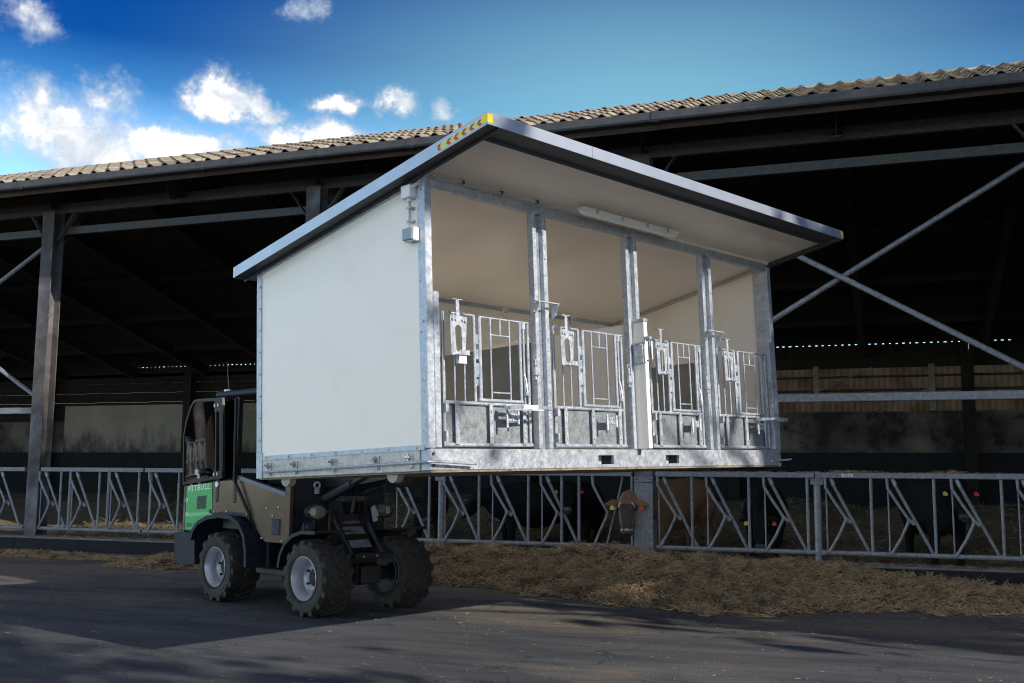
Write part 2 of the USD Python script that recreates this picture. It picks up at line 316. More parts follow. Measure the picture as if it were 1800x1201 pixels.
look('panel_look', (.89, .81, .73), .36, var=(.87, .79, .705), scale=1.1, bump=.03, bscale=420, third=(.82, .745, .66), tscale=2.2, tlo=.54, thi=.9)
look('pad_look', (.33, .30, .25), .7)
look('partition_look', (.16, .17, .165), .5, var=(.21, .215, .205), scale=6)
galv('galv_look', (.30, .33, .385), (.56, .605, .675))
galv('galv_dirty_look', (.33, .31, .28), (.62, .60, .57), rough=.5, metal=.35)
galv('fence_look', (.14, .145, .158), (.36, .37, .395), rough=.5, metal=.45)
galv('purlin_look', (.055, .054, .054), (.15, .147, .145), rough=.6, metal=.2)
galv('gate_sheet_look', (.25, .27, .295), (.38, .40, .43), rough=.34, metal=.55)
look('fascia_look', (.42, .455, .53), .42, metal=.75, spec=.7, var=(.48, .515, .59), scale=3)
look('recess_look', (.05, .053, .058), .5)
look('undercoat_look', (.16, .12, .075), .7, var=(.30, .25, .17), scale=9, third=(.06, .05, .04), tscale=18)
look('rubber_seal_look', (.03, .03, .03), .6)
look('white_plastic_look', (.74, .74, .72), .35)
look('switch_grey_look', (.25, .31, .38), .4)
look('conduit_look', (.42, .43, .44), .45)
look('lamp_cover_look', (.80, .80, .78), .25)
look('plate_look', (.78, .79, .80), .35)
look('ink_look', (.025, .027, .032), .5)
look('tape_yellow_look', (.78, .66, .05), .4)
look('tape_lime_look', (.58, .66, .12), .4)
look('tape_red_look', (.50, .045, .05), .4)
tile_look()
look('gutter_look', (.045, .047, .052), .5, var=(.07, .07, .075), scale=6)
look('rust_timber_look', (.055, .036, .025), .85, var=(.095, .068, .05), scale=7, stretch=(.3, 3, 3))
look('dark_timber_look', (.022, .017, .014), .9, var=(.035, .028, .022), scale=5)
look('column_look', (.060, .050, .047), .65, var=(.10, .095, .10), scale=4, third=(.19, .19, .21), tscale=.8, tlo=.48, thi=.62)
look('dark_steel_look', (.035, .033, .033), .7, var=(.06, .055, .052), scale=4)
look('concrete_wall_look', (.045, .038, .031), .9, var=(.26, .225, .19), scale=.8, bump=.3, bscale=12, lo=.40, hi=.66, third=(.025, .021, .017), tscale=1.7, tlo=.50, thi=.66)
dirty_wall('whitewash_look', (.38, .325, .27), (.50, .435, .365), (.03, .025, .02), 1.9, 3.3)
look('pale_wood_look', (.38, .33, .28), .8, var=(.28, .24, .2), scale=4)
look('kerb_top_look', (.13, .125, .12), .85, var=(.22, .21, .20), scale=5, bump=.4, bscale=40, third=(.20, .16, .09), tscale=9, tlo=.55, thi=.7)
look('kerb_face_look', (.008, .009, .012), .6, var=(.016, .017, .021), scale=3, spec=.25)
look('floor_look', (.035, .03, .025), .95, var=(.06, .05, .04), scale=2)
look('loader_black_look', (.006, .0065, .008), .38, var=(.014, .014, .015), scale=8, spec=.4)
look('loader_blue_look', (.008, .011, .020), .5, spec=.3, var=(.015, .019, .030), scale=5, third=(.10, .09, .07), tscale=60, tlo=.62, thi=.72)
look('loader_brown_reflection_look', (.090, .066, .049), .22, metal=.55, var=(.135, .102, .078), scale=2)  # dark gloss paint; the brown it reflects is put into the base colour
look('loader_trim_look', (.10, .115, .16), .3, metal=.5)
look('loader_green_look', (.02, .29, .075), .3, coat=.5, var=(.024, .33, .085), scale=2)
look('green_stripe_look', (.14, .47, .20), .35)
look('silver_look', (.55, .56, .58), .3, metal=.6)
look('rim_look', (.40, .41, .44), .38, metal=.45, var=(.52, .53, .56), scale=7)
look('tyre_look', (.011, .0105, .0105), .8, var=(.026, .023, .021), scale=9, third=(.105, .088, .064), tscale=26, tlo=.56, thi=.74, bump=.3, bscale=90)
look('step_plate_look', (.22, .23, .25), .4, metal=.4, var=(.10, .105, .12), scale=9)
look('lens_look', (.30, .31, .32), .15, metal=.6, spec=.9)
look('led_look', (.92, .92, .90), .2)
look('hydraulic_look', (.05, .055, .065), .25, metal=.3)
look('black_cow_look', (.006, .0055, .006), .8, var=(.012, .0105, .01), scale=5, bump=.15, bscale=60, spec=.2)
look('jersey_look', (.15, .074, .036), .8, var=(.23, .125, .065), scale=2.5, bump=.2, bscale=90)
look('jersey_face_look', (.040, .029, .025), .8, var=(.085, .055, .040), scale=9, bump=.2, bscale=90)
look('pale_hair_look', (.42, .36, .29), .8)
look('muzzle_look', (.03, .028, .03), .4)
look('black_muzzle_look', (.05, .055, .065), .35)
look('eye_look', (.006, .005, .005), .1)
look('tag_yellow_look', (.66, .60, .06), .4)
look('tag_red_look', (.62, .03, .025), .4)
look('bark_look', (.11, .085, .06), .9, var=(.17, .135, .10), scale=8)
look('blue_barrel_look', (.05, .09, .16), .5)

def leaf_look():
    N = {'d': ('diffuse_bsdf', {'color': (.06, .09, .022)}), 't': ('translucent_bsdf', {'color': (.10, .16, .03)}), 'm': ('mix_closure', {'fac': .35})}
    MAT['leaf_look'] = usdkit.material(stage, '/World/Looks/leaf_look', N, [('d.BSDF', 'm.closure1'), ('t.BSDF', 'm.closure2')], surface='m.closure')
    N = {'d': ('diffuse_bsdf', {'color': (.17, .105, .06)}), 't': ('translucent_bsdf', {'color': (.30, .20, .10)}), 'm': ('mix_closure', {'fac': .45}),
         'g': ('geometry', {}), 'n': ('noise_texture', {'scale': 2.0, 'detail': 5.0}), 'r': ('rgb_ramp', {'ramp': [(.35, (.07, .043, .024)), (.65, (.21, .14, .085))]})}
    MAT['skylight_look'] = usdkit.material(stage, '/World/Looks/skylight_look', N, [('g.position', 'n.vector'), ('n.fac', 'r.fac'), ('r.color', 't.color'), ('d.BSDF', 'm.closure1'), ('t.BSDF', 'm.closure2')], surface='m.closure')
    N = {'t': ('transparent_bsdf', {'color': (.88, .90, .86)}), 'g': ('glossy_bsdf', {'color': (.9, .9, .9), 'roughness': .02}), 'f': ('fresnel', {'IOR': 1.5}), 'm': ('mix_closure', {})}
    NT = {**N, 't': ('transparent_bsdf', {'color': (.55, .58, .50)}), 'f': ('fresnel', {'IOR': 2.3}), 'gg': ('geometry', {}), 'nn': ('noise_texture', {'scale': 3.0, 'detail': 1.0}), 'b': ('bump', {'strength': .004, 'distance': .05})}
    MAT['tinted_glass_look'] = usdkit.material(stage, '/World/Looks/tinted_glass_look', NT, [('gg.position', 'nn.vector'), ('nn.fac', 'b.height'), ('b.normal', 'g.normal'), ('f.fac', 'm.fac'), ('t.BSDF', 'm.closure1'), ('g.BSDF', 'm.closure2')], surface='m.closure')
    MAT['glass_look'] = usdkit.material(stage, '/World/Looks/glass_look', N, [('f.fac', 'm.fac'), ('t.BSDF', 'm.closure1'), ('g.BSDF', 'm.closure2')], surface='m.closure')
leaf_look()

# ------------------------------------------------------------------ ground
obj('yard', bx(-400, 400, -400, 400, -.5, 0), 'yard_look', kind='structure')
obj('barn_floor', bx(-45, 20, .30, 13, .002, .05), 'floor_look', kind='structure')

# ------------------------------------------------------------------ barn
PITCH = 5.72
COLX = [-3.42 + PITCH * k for k in range(-6, 4)]
barn = thing('barn', 'long open fronted cattle barn with tiled roof and dark steel frame', 'barn')
EAVE, RIDGE = np.array([-.80, 6.66]), np.array([2.0, 7.80])      # (y, z) of the front slope's top face
SL = (RIDGE - EAVE) / np.linalg.norm(RIDGE - EAVE); SN = np.array([-SL[1], SL[0]])
BX0, BX1 = -42.0, 16.0

def slope_bar(x0, x1, s0, s1, h0, h1):
    """a box lying on the front slope: s along it, h above its top face"""
    q = [EAVE + SL * s + SN * h for s, h in ((s0, h0), (s1, h0), (s1, h1), (s0, h1))]
    return prism(q, 'x', x0, x1)
S_ALL = float(np.linalg.norm(RIDGE - EAVE))
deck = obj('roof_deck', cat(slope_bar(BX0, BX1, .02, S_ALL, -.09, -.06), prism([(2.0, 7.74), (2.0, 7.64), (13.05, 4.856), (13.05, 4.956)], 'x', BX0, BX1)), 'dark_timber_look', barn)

def tile_mesh(x, s, dz, tw=.30, tl=.43):
    """one wavy roof tile: a roll on its left and a shallow pan, lower edge proud of the course below"""
    n = 8; u = np.linspace(0, 1, n + 1)
    prof = np.where(u < .45, .052 * np.sin(u / .45 * PI), -.012 * np.sin((u - .45) / .55 * PI))
    V = []
    for ss, up in ((0, .038), (tl, .004)):
        for t in (0, -.016):
            for a, h in zip(u, prof):
                y, z = EAVE + SL * (s + ss) + SN * (h + up + t + dz); V.append((x + a * tw * 1.03, y, z))
    m = n + 1; F = []
    q = lambda a, b, c, d: F.extend([[a, b, c], [a, c, d]])
    for i in range(n):
        q(i, i + 1, 2 * m + i + 1, 2 * m + i)                   # top
        q(i + 1, i, m + i, m + i + 1)                           # front lip
    q(0, 2 * m, 3 * m, m); q(n, m + n, 3 * m + n, 2 * m + n)
    return trimesh.Trimesh(V, F, process=False)
TW, TE = .30, S_ALL / 8
tiles = []
for r in range(8):
    for c in range(int((BX1 - BX0) / TW)):
        x = BX0 + c * TW; s = r * TE - .03
        p = np.array([x, *(EAVE + SL * s)])
        seen = -16.5 < x < 2.3
        tiles.append((np.linalg.norm(p - CAM) + r * 1.2 + (0 if seen else 100), x, s))
tiles.sort()
for k, (d, x, s) in enumerate(tiles[:300]):
    obj('roof_tile', tile_mesh(x + rng.normal(0, .003), s + rng.normal(0, .006), rng.normal(0, .003)), 'tile_look', barn, smooth=50)
obj('far_roof_tiles', cat([tile_mesh(x + rng.normal(0, .003), s + rng.normal(0, .006), rng.normal(0, .003)) for d, x, s in tiles[300:]]), 'tile_look', barn, smooth=50, kind='stuff')
for k in range(int((BX1 - BX0) / .42)):
    x = BX0 + k * .42
    if -17 < x < 3.5:
        obj('ridge_tile', move(tube([(x, 2.0, 7.755), (x + .45, 2.0, 7.77)], [.075, .088], 10), (0, 0, 0)), 'tile_look', barn, smooth=40)
# gutter in lengths, each with its brackets
gp = sg.Polygon([(-.955, 6.64), (-.955, 6.53), (-.935, 6.505), (-.80, 6.505), (-.795, 6.66), (-.81, 6.66), (-.815, 6.52), (-.925, 6.52), (-.94, 6.54), (-.94, 6.64)])
for k in range(15):
    x0 = BX0 + k * 3.9
    g = obj('gutter', prism(gp, 'x', x0, x0 + 3.88), 'gutter_look', barn)
    obj('gutter_joint', prism(gp.buffer(.012), 'x', x0 - .05, x0 + .05), 'gutter_look', g)
    obj('gutter_hook', cat([bx(x0 + a, x0 + a + .03, -.965, -.79, 6.498, 6.503) for a in (.9, 1.9, 2.9)]), 'gutter_look', g)
    obj('eave_board', bx(x0, x0 + 3.896, -.79, -.765, 6.415 + .006 * (k % 3), 6.60), 'rust_timber_look', barn)
# soffit boards under the eave, one by one, lying across the rafters
for k in range(7):
    y0 = -.72 + k * .30
    obj('soffit_board', bx(BX0, BX1, y0, y0 + .285, 6.50 + (y0 + .80) * .43, 6.52 + (y0 + .80) * .43), 'rust_timber_look', barn)
for x0 in [c for c in COLX[:-1]]:
    obj('eave_purlin', bar((x0 - .0, .22, 6.40), (x0 + PITCH - .012, .22, 6.40), .09, .19), 'purlin_look', barn)
    obj('wall_purlin', bar((x0, .26, 5.97), (x0 + PITCH - .012, .26, 5.97), .08, .14), 'purlin_look', barn)
    obj('inner_purlin', bar((x0, 1.25, 6.95), (x0 + PITCH - .012, 1.25, 6.95), .09, .18), 'rust_timber_look', barn)
    for yy, zz in ((4.2, 6.95), (6.6, 6.32), (9.0, 5.7), (11.3, 5.12)):
        obj('back_slope_purlin', bar((x0, yy, zz), (x0 + PITCH - .012, yy, zz), .09, .16), 'dark_timber_look', barn)

def ibeam(a, b, w, h, tf=.016, tw=.01):
    """rolled I section from a to b in a plane of constant x, h high, w wide"""
    a, b = np.asarray(a, float), np.asarray(b, float); t = (b - a) / np.linalg.norm(b - a); n = np.cross([1, 0, 0], t)
    return cat(bar(a + n * (h / 2 - tf / 2), b + n * (h / 2 - tf / 2), w, tf, n), bar(a - n * (h / 2 - tf / 2), b - n * (h / 2 - tf / 2), w, tf, n), bar(a, b, tw, h - 2 * tf, n))
for x in COLX:
    # upright: flange towards the yard
    c = obj('column', cat(bx(x - .135, x + .135, -.045, -.025, .02, 6.30), bx(x - .135, x + .135, .215, .235, .02, 6.30), bx(x - .006, x + .006, -.025, .215, .02, 6.30)), 'column_look', barn)
    obj('base_plate', bx(x - .2, x + .2, -.10, .30, .0, .02), 'column_look', c)
    obj('haunch', prism([(.235, 5.55), (.235, 6.28), (1.0, 6.55)], 'x', x - .008, x + .008), 'column_look', c)
    obj('knee_plate', cat(bar((x + .135, .1, 5.75), (x + .52, .1, 6.28), .12, .012), bar((x - .135, .1, 5.75), (x - .52, .1, 6.28), .12, .012)), 'column_look', c)
for x in COLX + [c + PITCH / 2 + .02 for c in COLX]:
    y0 = -.05 if x in COLX else -.28
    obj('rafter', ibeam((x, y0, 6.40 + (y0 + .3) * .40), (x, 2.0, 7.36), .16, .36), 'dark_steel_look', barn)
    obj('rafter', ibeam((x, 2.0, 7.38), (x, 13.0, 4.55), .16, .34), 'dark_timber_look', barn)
    if x in COLX:
        obj('inner_column', cat(bx(x - .53, x - .25, 12.5, 12.52, .05, 4.5), bx(x - .53, x - .25, 12.76, 12.78, .05, 4.5), bx(x - .395, x - .385, 12.52, 12.76, .05, 4.5)), 'dark_timber_look', barn)
# cross bracing and rail of the braced bays
for x0 in (-20.58, -3.42):
    x1 = x0 + PITCH
    obj('brace', tube([(x0 + .02, .36, 2.62), (x1 - .02, .36, 5.97)], .042, 10), 'fence_look', barn, smooth=40)
    obj('brace', tube([(x0 + .02, .27, 5.97), (x1 - .02, .27, 2.62)], .042, 10), 'fence_look', barn, smooth=40)
    obj('bay_rail', bx(x0 + .14, x1 - .14, .06, .15, 2.475, 2.59, .008), 'fence_look', barn)
# back wall: concrete below, a translucent ribbed band and dark boards above, an air slot under the roof
obj('wall_plinth', bx(BX0, BX1, 12.90, 12.985, .05, 1.97), 'kerb_face_look', barn)
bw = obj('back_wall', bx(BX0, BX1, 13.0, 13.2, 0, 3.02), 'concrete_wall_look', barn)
for x0 in COLX[:-1]:
    a, b = x0 - .3, x0 + PITCH - .302
    if -27 < x0 < -20:
        obj('whitewashed_panel', bx(a + .42, b - .04, 12.93, 12.99, 1.2, 3.52), 'whitewash_look', barn)
    elif x0 > -22:
        xs = np.arange(a, b, .019); yy = 13.06 + .02 * np.sin(xs / .152 * 2 * PI)
        for z0, z1 in ((3.01, 3.57), (3.565, 4.17)):
            V = np.vstack([np.c_[xs, yy, np.full(len(xs), z0)], np.c_[xs, yy, np.full(len(xs), z1)]]); n = len(xs)
            i = np.arange(n - 1); F = np.vstack([np.c_[i, i + 1, i + 1 + n], np.c_[i, i + 1 + n, i + n]])
            obj('ribbed_sheet', trimesh.Trimesh(V, F, process=False), 'skylight_look', barn)
        for q in (1.72, 4.52):
            obj('wall_post', bx(x0 + q - .07, x0 + q + .07, 12.84, 12.94, 3.03, 4.2), 'pale_wood_look', barn)
        for z in (3.57, 3.92):
            obj('wall_rail', bx(a, b, 12.95, 12.99, z - .03, z + .03), 'rust_timber_look', barn)
        obj('wall_brace', cat(tube([(x0 + 1.75, 12.9, 3.55), (x0 + 3.1, 12.9, 4.15)], .02, 6), tube([(x0 + 4.5, 12.9, 3.6), (x0 + 3.1, 12.9, 3.05)], .02, 6)), 'pale_wood_look', barn)
    for k, z in enumerate((4.145, 4.445) if x0 > -22 and not -27 < x0 < -20 else (3.01, 3.31, 3.62, 3.93, 4.24, 4.445)):
        obj('wall_board', bx(a, b - .004, 13.0, 13.03, z, z + .307), 'dark_timber_look', barn)
if True:
    xs = np.arange(-23.6, 3, .165)
    obj('air_slot_comb', cat([bx(x + rng.uniform(-.01, .01), x + .105 + rng.uniform(-.012, .02), 13.0, 13.04, 4.745, 4.776) for x in xs]), 'dark_timber_look', barn)
    obj('air_slot_board', cat(bx(BX0, -23.6, 13.0, 13.04, 4.745, 4.86), bx(3, BX1, 13.0, 13.04, 4.745, 4.86), bx(-23.6, 3, 13.0, 13.04, 4.776, 4.87)), 'dark_timber_look', barn)
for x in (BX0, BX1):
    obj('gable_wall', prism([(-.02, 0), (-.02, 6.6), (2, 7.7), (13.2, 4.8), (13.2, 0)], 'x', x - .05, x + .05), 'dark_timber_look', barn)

# ------------------------------------------------------------------ feed kerb and feed fence
kerb = thing('feed_kerb', 'low black kerb with grey concrete ledge along the cattle fence', 'kerb')
edges = [-40, -20.6, -14.95, -9.25, -3.62, -3.22, 2.2, 14]
for a, b in zip(edges[:-1], edges[1:]):
    low = abs(a + 3.62) < .01
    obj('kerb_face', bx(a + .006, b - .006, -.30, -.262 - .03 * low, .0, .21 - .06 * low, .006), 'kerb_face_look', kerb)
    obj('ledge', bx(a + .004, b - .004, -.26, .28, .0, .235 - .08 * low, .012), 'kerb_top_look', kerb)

def fence_panel(x0, x1, yokes, verts, label, thick=(), reverse=()):
    """yokes: x of the thin upright; verts: x of full-height uprights"""
    t = thing('feed_fence_panel', label, 'feed fence', t=(0, 0, 0), group='galvanised feed fence panels along the barn')
    obj('top_rail', bx(x0, x1, -.055, .045, 1.402, 1.478, .008), 'fence_look', t)
    obj('bottom_rail', tube([(x0, -.02, .375), (x1, -.02, .375)], .032, 10), 'fence_look', t, smooth=40)
    for v in verts:
        obj('upright', tube([(v, -.02, .375), (v, -.02, 1.405)], .022, 8), 'fence_look', t, smooth=40)
    for v in thick:
        obj('upright', tube([(v, .06, .375), (v, .06, 1.405)], .030, 8), 'fence_look', t, smooth=40)
    for u in yokes:
        s = -1 if u in reverse else 1
        if u == -4.20:                        # the opening where the brown cow looks out
            obj('yoke', tube([(u, -.05, 1.405), (u + .01, -.05, 1.27), (u + .10, -.05, 1.09), (u + .235, -.05, .865), (u + .22, -.05, .80), (u + .12, -.05, .6), (u + .03, -.05, .385)], .021, 8), 'fence_look', t, smooth=40)
            obj('diagonal_tube', tube([(u + .45, .03, 1.405), (u + .36, .03, 1.0), (u + .20, .03, .385)], .016, 8), 'fence_look', t, smooth=40)
            continue
        obj('thin_upright', tube([(u, .0, .375), (u, .0, 1.24)], .012, 6), 'fence_look', t, smooth=40)
        y = obj('yoke', tube([(u - .01 * s, -.05, 1.405), (u - .005 * s, -.05, 1.27), (u + .10 * s, -.05, 1.09), (u + .245 * s, -.05, .865), (u + .25 * s, -.05, .82), (u + .15 * s, -.05, .60), (u + .02 * s, -.05, .385)], .021, 8), 'fence_look', t, smooth=40)
        obj('pivot', cat(tube([(u + .25 * s, -.075, .845), (u + .25 * s, .03, .845)], .024, 8), bar((u + .25 * s, -.01, .845), (u + .33 * s, -.01, .79), .03, .05)), 'fence_look', y)
        obj('diagonal_tube', tube([(u + .055 * s, .03, 1.405), (u + .10 * s, .03, 1.30), (u + .555 * s, .03, .385)], .024, 8), 'fence_look', t, smooth=40)
        obj('locking_sleeve', tube([(u + .062 * s, .03, 1.393), (u + .10 * s, .03, 1.305)], .030, 8), 'galv_look', t, smooth=40)
    return t
U = .815
fence_panel(-26.2, -20.8, [-26.1 + .868 * k for k in range(6)], [-25.5 + .868 * k for k in range(5)], 'feed fence panel beyond the left picture edge')
fence_panel(-32.0, -26.3, [-31.9 + .868 * k for k in range(6)], [-31.3 + .868 * k for k in range(6)], 'farthest feed fence panel beyond the left picture edge')
fence_panel(-20.35, -15.05, [-19.2 + .868 * k for k in range(5)], [-18.6 + .868 * k for k in range(4)], 'feed fence panel left of the bare steel column at the picture edge')
fence_panel(-14.68, -12.40, [-14.858 + .17, -13.974, -13.106], [-14.222, -13.357, -12.495], 'feed fence panel just right of the leftmost barn column', thick=[-14.082, -13.217])
fence_panel(-12.36, -9.30, [-12.25, -11.40, -10.55], [-11.65, -10.80, -9.95, -9.38], 'feed fence panel directly behind the rear of the wheel loader', thick=[-12.30])
fence_panel(-9.20, -6.72, [-9.10, -8.28, -7.46], [-8.50, -7.69, -6.885], 'feed fence panel behind the front axle of the wheel loader')
fence_panel(-6.65, -3.60, [-6.637 + .02, -5.816, -5.007, -4.20], [-6.037, -5.225, -4.69, -4.417, -3.60], 'feed fence panel under the shelter with the brown cow at its end', reverse=[])
fence_panel(-3.24, -.985, [-3.20, -2.487, -1.673], [-2.71, -1.896, -1.088], 'feed fence panel between the clad column and the round post')
p6 = fence_panel(-.925, 2.26, [-.835, -.02, .794, 1.60], [-.241, .566, 1.398, 2.2], 'feed fence panel at the right picture edge with straw on its rail')
fence_panel(2.34, 7.9, [2.45 + U * k for k in range(6)], [3.04 + U * k for k in range(6)], 'feed fence panel beyond the right picture edge')
pl = obj('maker_plate', bx(-.62, -.47, -.0605, -.0555, 1.418, 1.460), 'plate_look', p6)
obj('lettering', text('GEA', .026, (-.60, -.0607, 1.426), (1, 0, 0), (0, 0, 1), .001, True, .11), 'ink_look', pl)
for x, lab in ((-6.685, 'round galvanised fence post half hidden behind the front wheel'), (-.955, 'round galvanised fence post in front of the straw bedding on the right')):
    t = thing('fence_post', lab, 'fence post', t=(x, 0, 0), group='round posts of the feed fence')
    obj('tube', tube([(0, .0, .235), (0, .0, 1.345)], .051, 14), 'fence_look', t, smooth=40)
    obj('collar', cat(bx(-.085, .085, -.065, .065, 1.305, 1.372, .006), bx(-.10, .10, -.07, .07, 1.375, 1.392)), 'fence_look', t)
    obj('coupling', cat(bx(-.02, .04, -.07, .05, 1.394, 1.49), bx(.03, .09, -.075, .02, .345, .41, .006)), 'fence_look', t)
t = thing('column_cladding', 'flat galvanised sheet clad over a barn column beside the brown cow', 'sheet', t=(-3.42, 0, 0))
obj('sheet', bx(-.14, .14, -.062, -.048, .28, 1.31, .003), 'fence_look', t)
obj('cap', bx(-.14, .14, -.068, -.048, 1.32, 1.40, .004), 'fence_look', t)
obj('bolt', bolts([(-.1, -.066, .36), (.1, -.066, .36), (-.1, -.066, .30), (.1, -.066, .30), (-.1, -.07, 1.36), (.1, -.07, 1.36)], .014), 'gutter_look', t)

# ------------------------------------------------------------------ hay, straw and litter
def strands(P, L, w, flat=.35, seed=0, droop=.25):
    """bent blades: P (n,3) their middles, L lengths, w widths"""
    g = np.random.default_rng(seed); n = len(P)
    a = g.uniform(0, 2 * PI, n); e = g.normal(0, flat, n)
    d = np.c_[np.cos(a) * np.cos(e), np.sin(a) * np.cos(e), np.sin(e)]
    s = np.cross(d, g.normal(size=(n, 3))); s /= np.linalg.norm(s, axis=1, keepdims=True)
    k = np.cross(d, s) * (g.normal(0, droop, n) * L)[:, None]
    L = np.asarray(L)[:, None]; w = np.broadcast_to(w, n)[:, None]
    c = [P - d * L / 2 + k * .5, P, P + d * L / 2 + k * .5]
    V = np.stack([c[0] - s * w * .35, c[0] + s * w * .35, c[1] - s * w * .5, c[1] + s * w * .5, c[2] - s * w * .2, c[2] + s * w * .2], 1).reshape(-1, 3)
    i = np.arange(n)[:, None] * 6
    F = np.concatenate([i + [0, 1, 3], i + [0, 3, 2], i + [2, 3, 5], i + [2, 5, 4]], 1).reshape(-1, 3)
    V[:, 2] = np.maximum(V[:, 2], .004)
    return trimesh.Trimesh(V, F, process=False)

def interp(x, t):
    t = np.array(t); return np.interp(x, t[:, 0], t[:, 1])
HF = [(-9, -1.7), (-7.3, -1.9), (-5.5, -2.7), (-4.1, -3.4), (-2.6, -4.15), (-1.9, -4.45), (-.95, -3.85), (.2, -3.35), (1.3, -2.75), (2.4, -2.3), (4, -1.6)]
HC = [(-9, .12), (-7.3, .24), (-6.2, .31), (-3.5, .36), (-2.3, .30), (-1, .30), (0, .17), (1.4, .10), (2.6, .05), (4, .0)]
HY = [(-9, -1.0), (-1.5, -1.05), (0, -1.3), (1.5, -1.9), (4, -1.8)]
def heap(x, y):
    yf, hc, yc = interp(x, HF), interp(x, HC), interp(x, HY)
    P = np.stack([x, y, np.zeros_like(x)], -1)
    nz = meshkit.fbm(P * 1.7, 3, 3); n2 = meshkit.fbm(P * 6.5, 3, 5)
    yf = yf + (nz - .5) * 1.0
    f = np.clip((y - yf) / np.maximum(yc - yf, .2), 0, 1); f = (f * f * (3 - 2 * f)) * .6 + .4 * np.sqrt(f)
    b = np.clip((-.30 - y) / np.maximum(-.30 - yc, .2), 0, 1)
    h = hc * np.where(y < yc, f, .62 - .35 * np.clip((x + .6) / 1.6, 0, 1) + .38 * b) * (.62 + .75 * nz) + .17 * (n2 - .5) * f
    return np.where((y < yf) | (x > 4) | (x < -9), -.02, np.maximum(h, -.02))
def smalls(x, y):
    P = np.stack([x, y, np.zeros_like(x)], -1); nz = meshkit.fbm(P * 3.1, 3, 9)
    a = np.exp(-(((x + 10.4) / .95) ** 2 + ((y + 1.9) / .62) ** 2) * 1.6) * .17
    b = np.exp(-(((x + 13.6) / 2.6) ** 2 + ((y + 1.25) / .55) ** 2) * 1.3) * .085
    return np.maximum(a, b) * (.4 + 1.2 * nz) - .035
def heap_mesh(fn, x0, x1, y0, y1, st):
    gx, gy = np.meshgrid(np.arange(x0, x1, st), np.arange(y0, y1, st), indexing='ij')
    z = fn(gx, gy); n, m = gx.shape
    V = np.stack([gx, gy, z], -1).reshape(-1, 3)
    i, j = np.meshgrid(np.arange(n - 1), np.arange(m - 1), indexing='ij'); a = (i * m + j).ravel()
    F = np.vstack([np.c_[a, a + m, a + m + 1], np.c_[a, a + m + 1, a + 1]])
    F = F[(V[F][:, :, 2] > 0).any(1)]
    return trimesh.Trimesh(V, F, process=True)
def strew(fn, n, x0, x1, y0, y1, seed, spread=.035):
    g = np.random.default_rng(seed); x, y = g.uniform(x0, x1, n), g.uniform(y0, y1, n); z = fn(x, y); k = z > .0
    x, y, z = x[k], y[k], z[k]
    return np.c_[x, y, z + np.abs(g.normal(0, spread, len(z))) * np.clip(z * 12, .2, 1)]
hay = obj('hay_windrow', heap_mesh(heap, -9, 4, -5.2, -.301, .05), 'hay_base_look', label='long heap of loose brown hay along the kerb under the shelter', category='hay', kind='stuff', smooth=True)
P = strew(heap, 105000, -9, 4, -5.2, -.31, 11)
g = np.random.default_rng(5)
obj('stalks', strands(P, g.uniform(.06, .20, len(P)), g.uniform(.004, .010, len(P)), .42, 12), 'hay_look', hay, kind='stuff')
h2 = obj('hay_scatter', heap_mesh(smalls, -17, -8.8, -3.2, -.301, .05), 'hay_base_look', label='thin scatter of hay on the ground left of the loader', category='hay', kind='stuff', smooth=True)
P = strew(smalls, 60000, -17, -8.8, -3.2, -.31, 21, .02)
obj('stalks', strands(P, g.uniform(.05, .16, len(P)), g.uniform(.004, .010, len(P)), .35, 22), 'hay_look', h2, kind='stuff')
# single straws and crumbs strewn over the yard, thicker near the heaps
n = 15000; x = g.uniform(-16, 6, n); y = -.3 - np.abs(g.normal(0, 1, n)) * 3.2; y = np.where(g.random(n) < .35, g.uniform(-11, -1, n), y)
P = np.c_[x, y, np.full(n, .006)]
dens = meshkit.fbm(np.c_[x * .45, y * 1.1, x * 0], 4, 31); keep = g.random(n) < np.clip((dens - .40) * 5, .06, 1)
P = P[keep]
P2 = np.c_[g.normal(-3.5, 1.6, 1400), g.normal(-9.6, .8, 1400), np.full(1400, .006)]; P2 = np.vstack([P2, np.c_[g.uniform(-11, 2, 5000), g.uniform(-11.5, -3, 5000), np.full(5000, .006)]])
P2 = P2[g.random(len(P2)) < np.clip((meshkit.fbm(P2 * (.6, 1.5, 0), 4, 51) - .42) * 6, .05, 1)]
obj('chaff', strands(P2, g.uniform(.004, .014, len(P2)), g.uniform(.002, .005, len(P2)), .06, 52, .1), 'chaff_look', label='pale chaff specks sprinkled over the foreground of the yard', category='chaff', kind='stuff')
obj('straw_litter', strands(P, g.uniform(.012, .060, len(P)), g.uniform(.003, .008, len(P)), .06, 33, .1), 'litter_look', label='loose straws and crumbs strewn over the dark yard', category='straw', kind='stuff')
# straw lying on the fence rail, ledge and barn floor
q = [np.c_[g.normal(c, w, m), g.uniform(-.05, .04, m), 1.481 + np.abs(g.normal(0, h, m))] for c, w, m, h in ((.0 - .45, .16, 420, .012), (.75, .09, 220, .014), (-2.1, .3, 120, .004), (-.2, 1.2, 200, .004))]
m = 2600; q.append(np.c_[g.uniform(-15, 3, m), g.uniform(-.24, .2, m), .238 + np.abs(g.normal(0, .008, m))])
q = np.vstack(q)
obj('rail_straw', strands(q, g.uniform(.02, .09, len(q)), .005, .25, 35), 'hay_look', label='wisps of straw lying on the fence rails and kerb ledge', category='straw', kind='stuff')
def bed(x, y):
    P = np.stack([x, y, np.zeros_like(x)], -1)
    return .06 + np.clip((y - .4) / 6, 0, 1) * .62 * (.45 + 1.1 * meshkit.fbm(P * .42, 4, 41)) + .10 * (meshkit.fbm(P * 2.2, 3, 43) - .5)
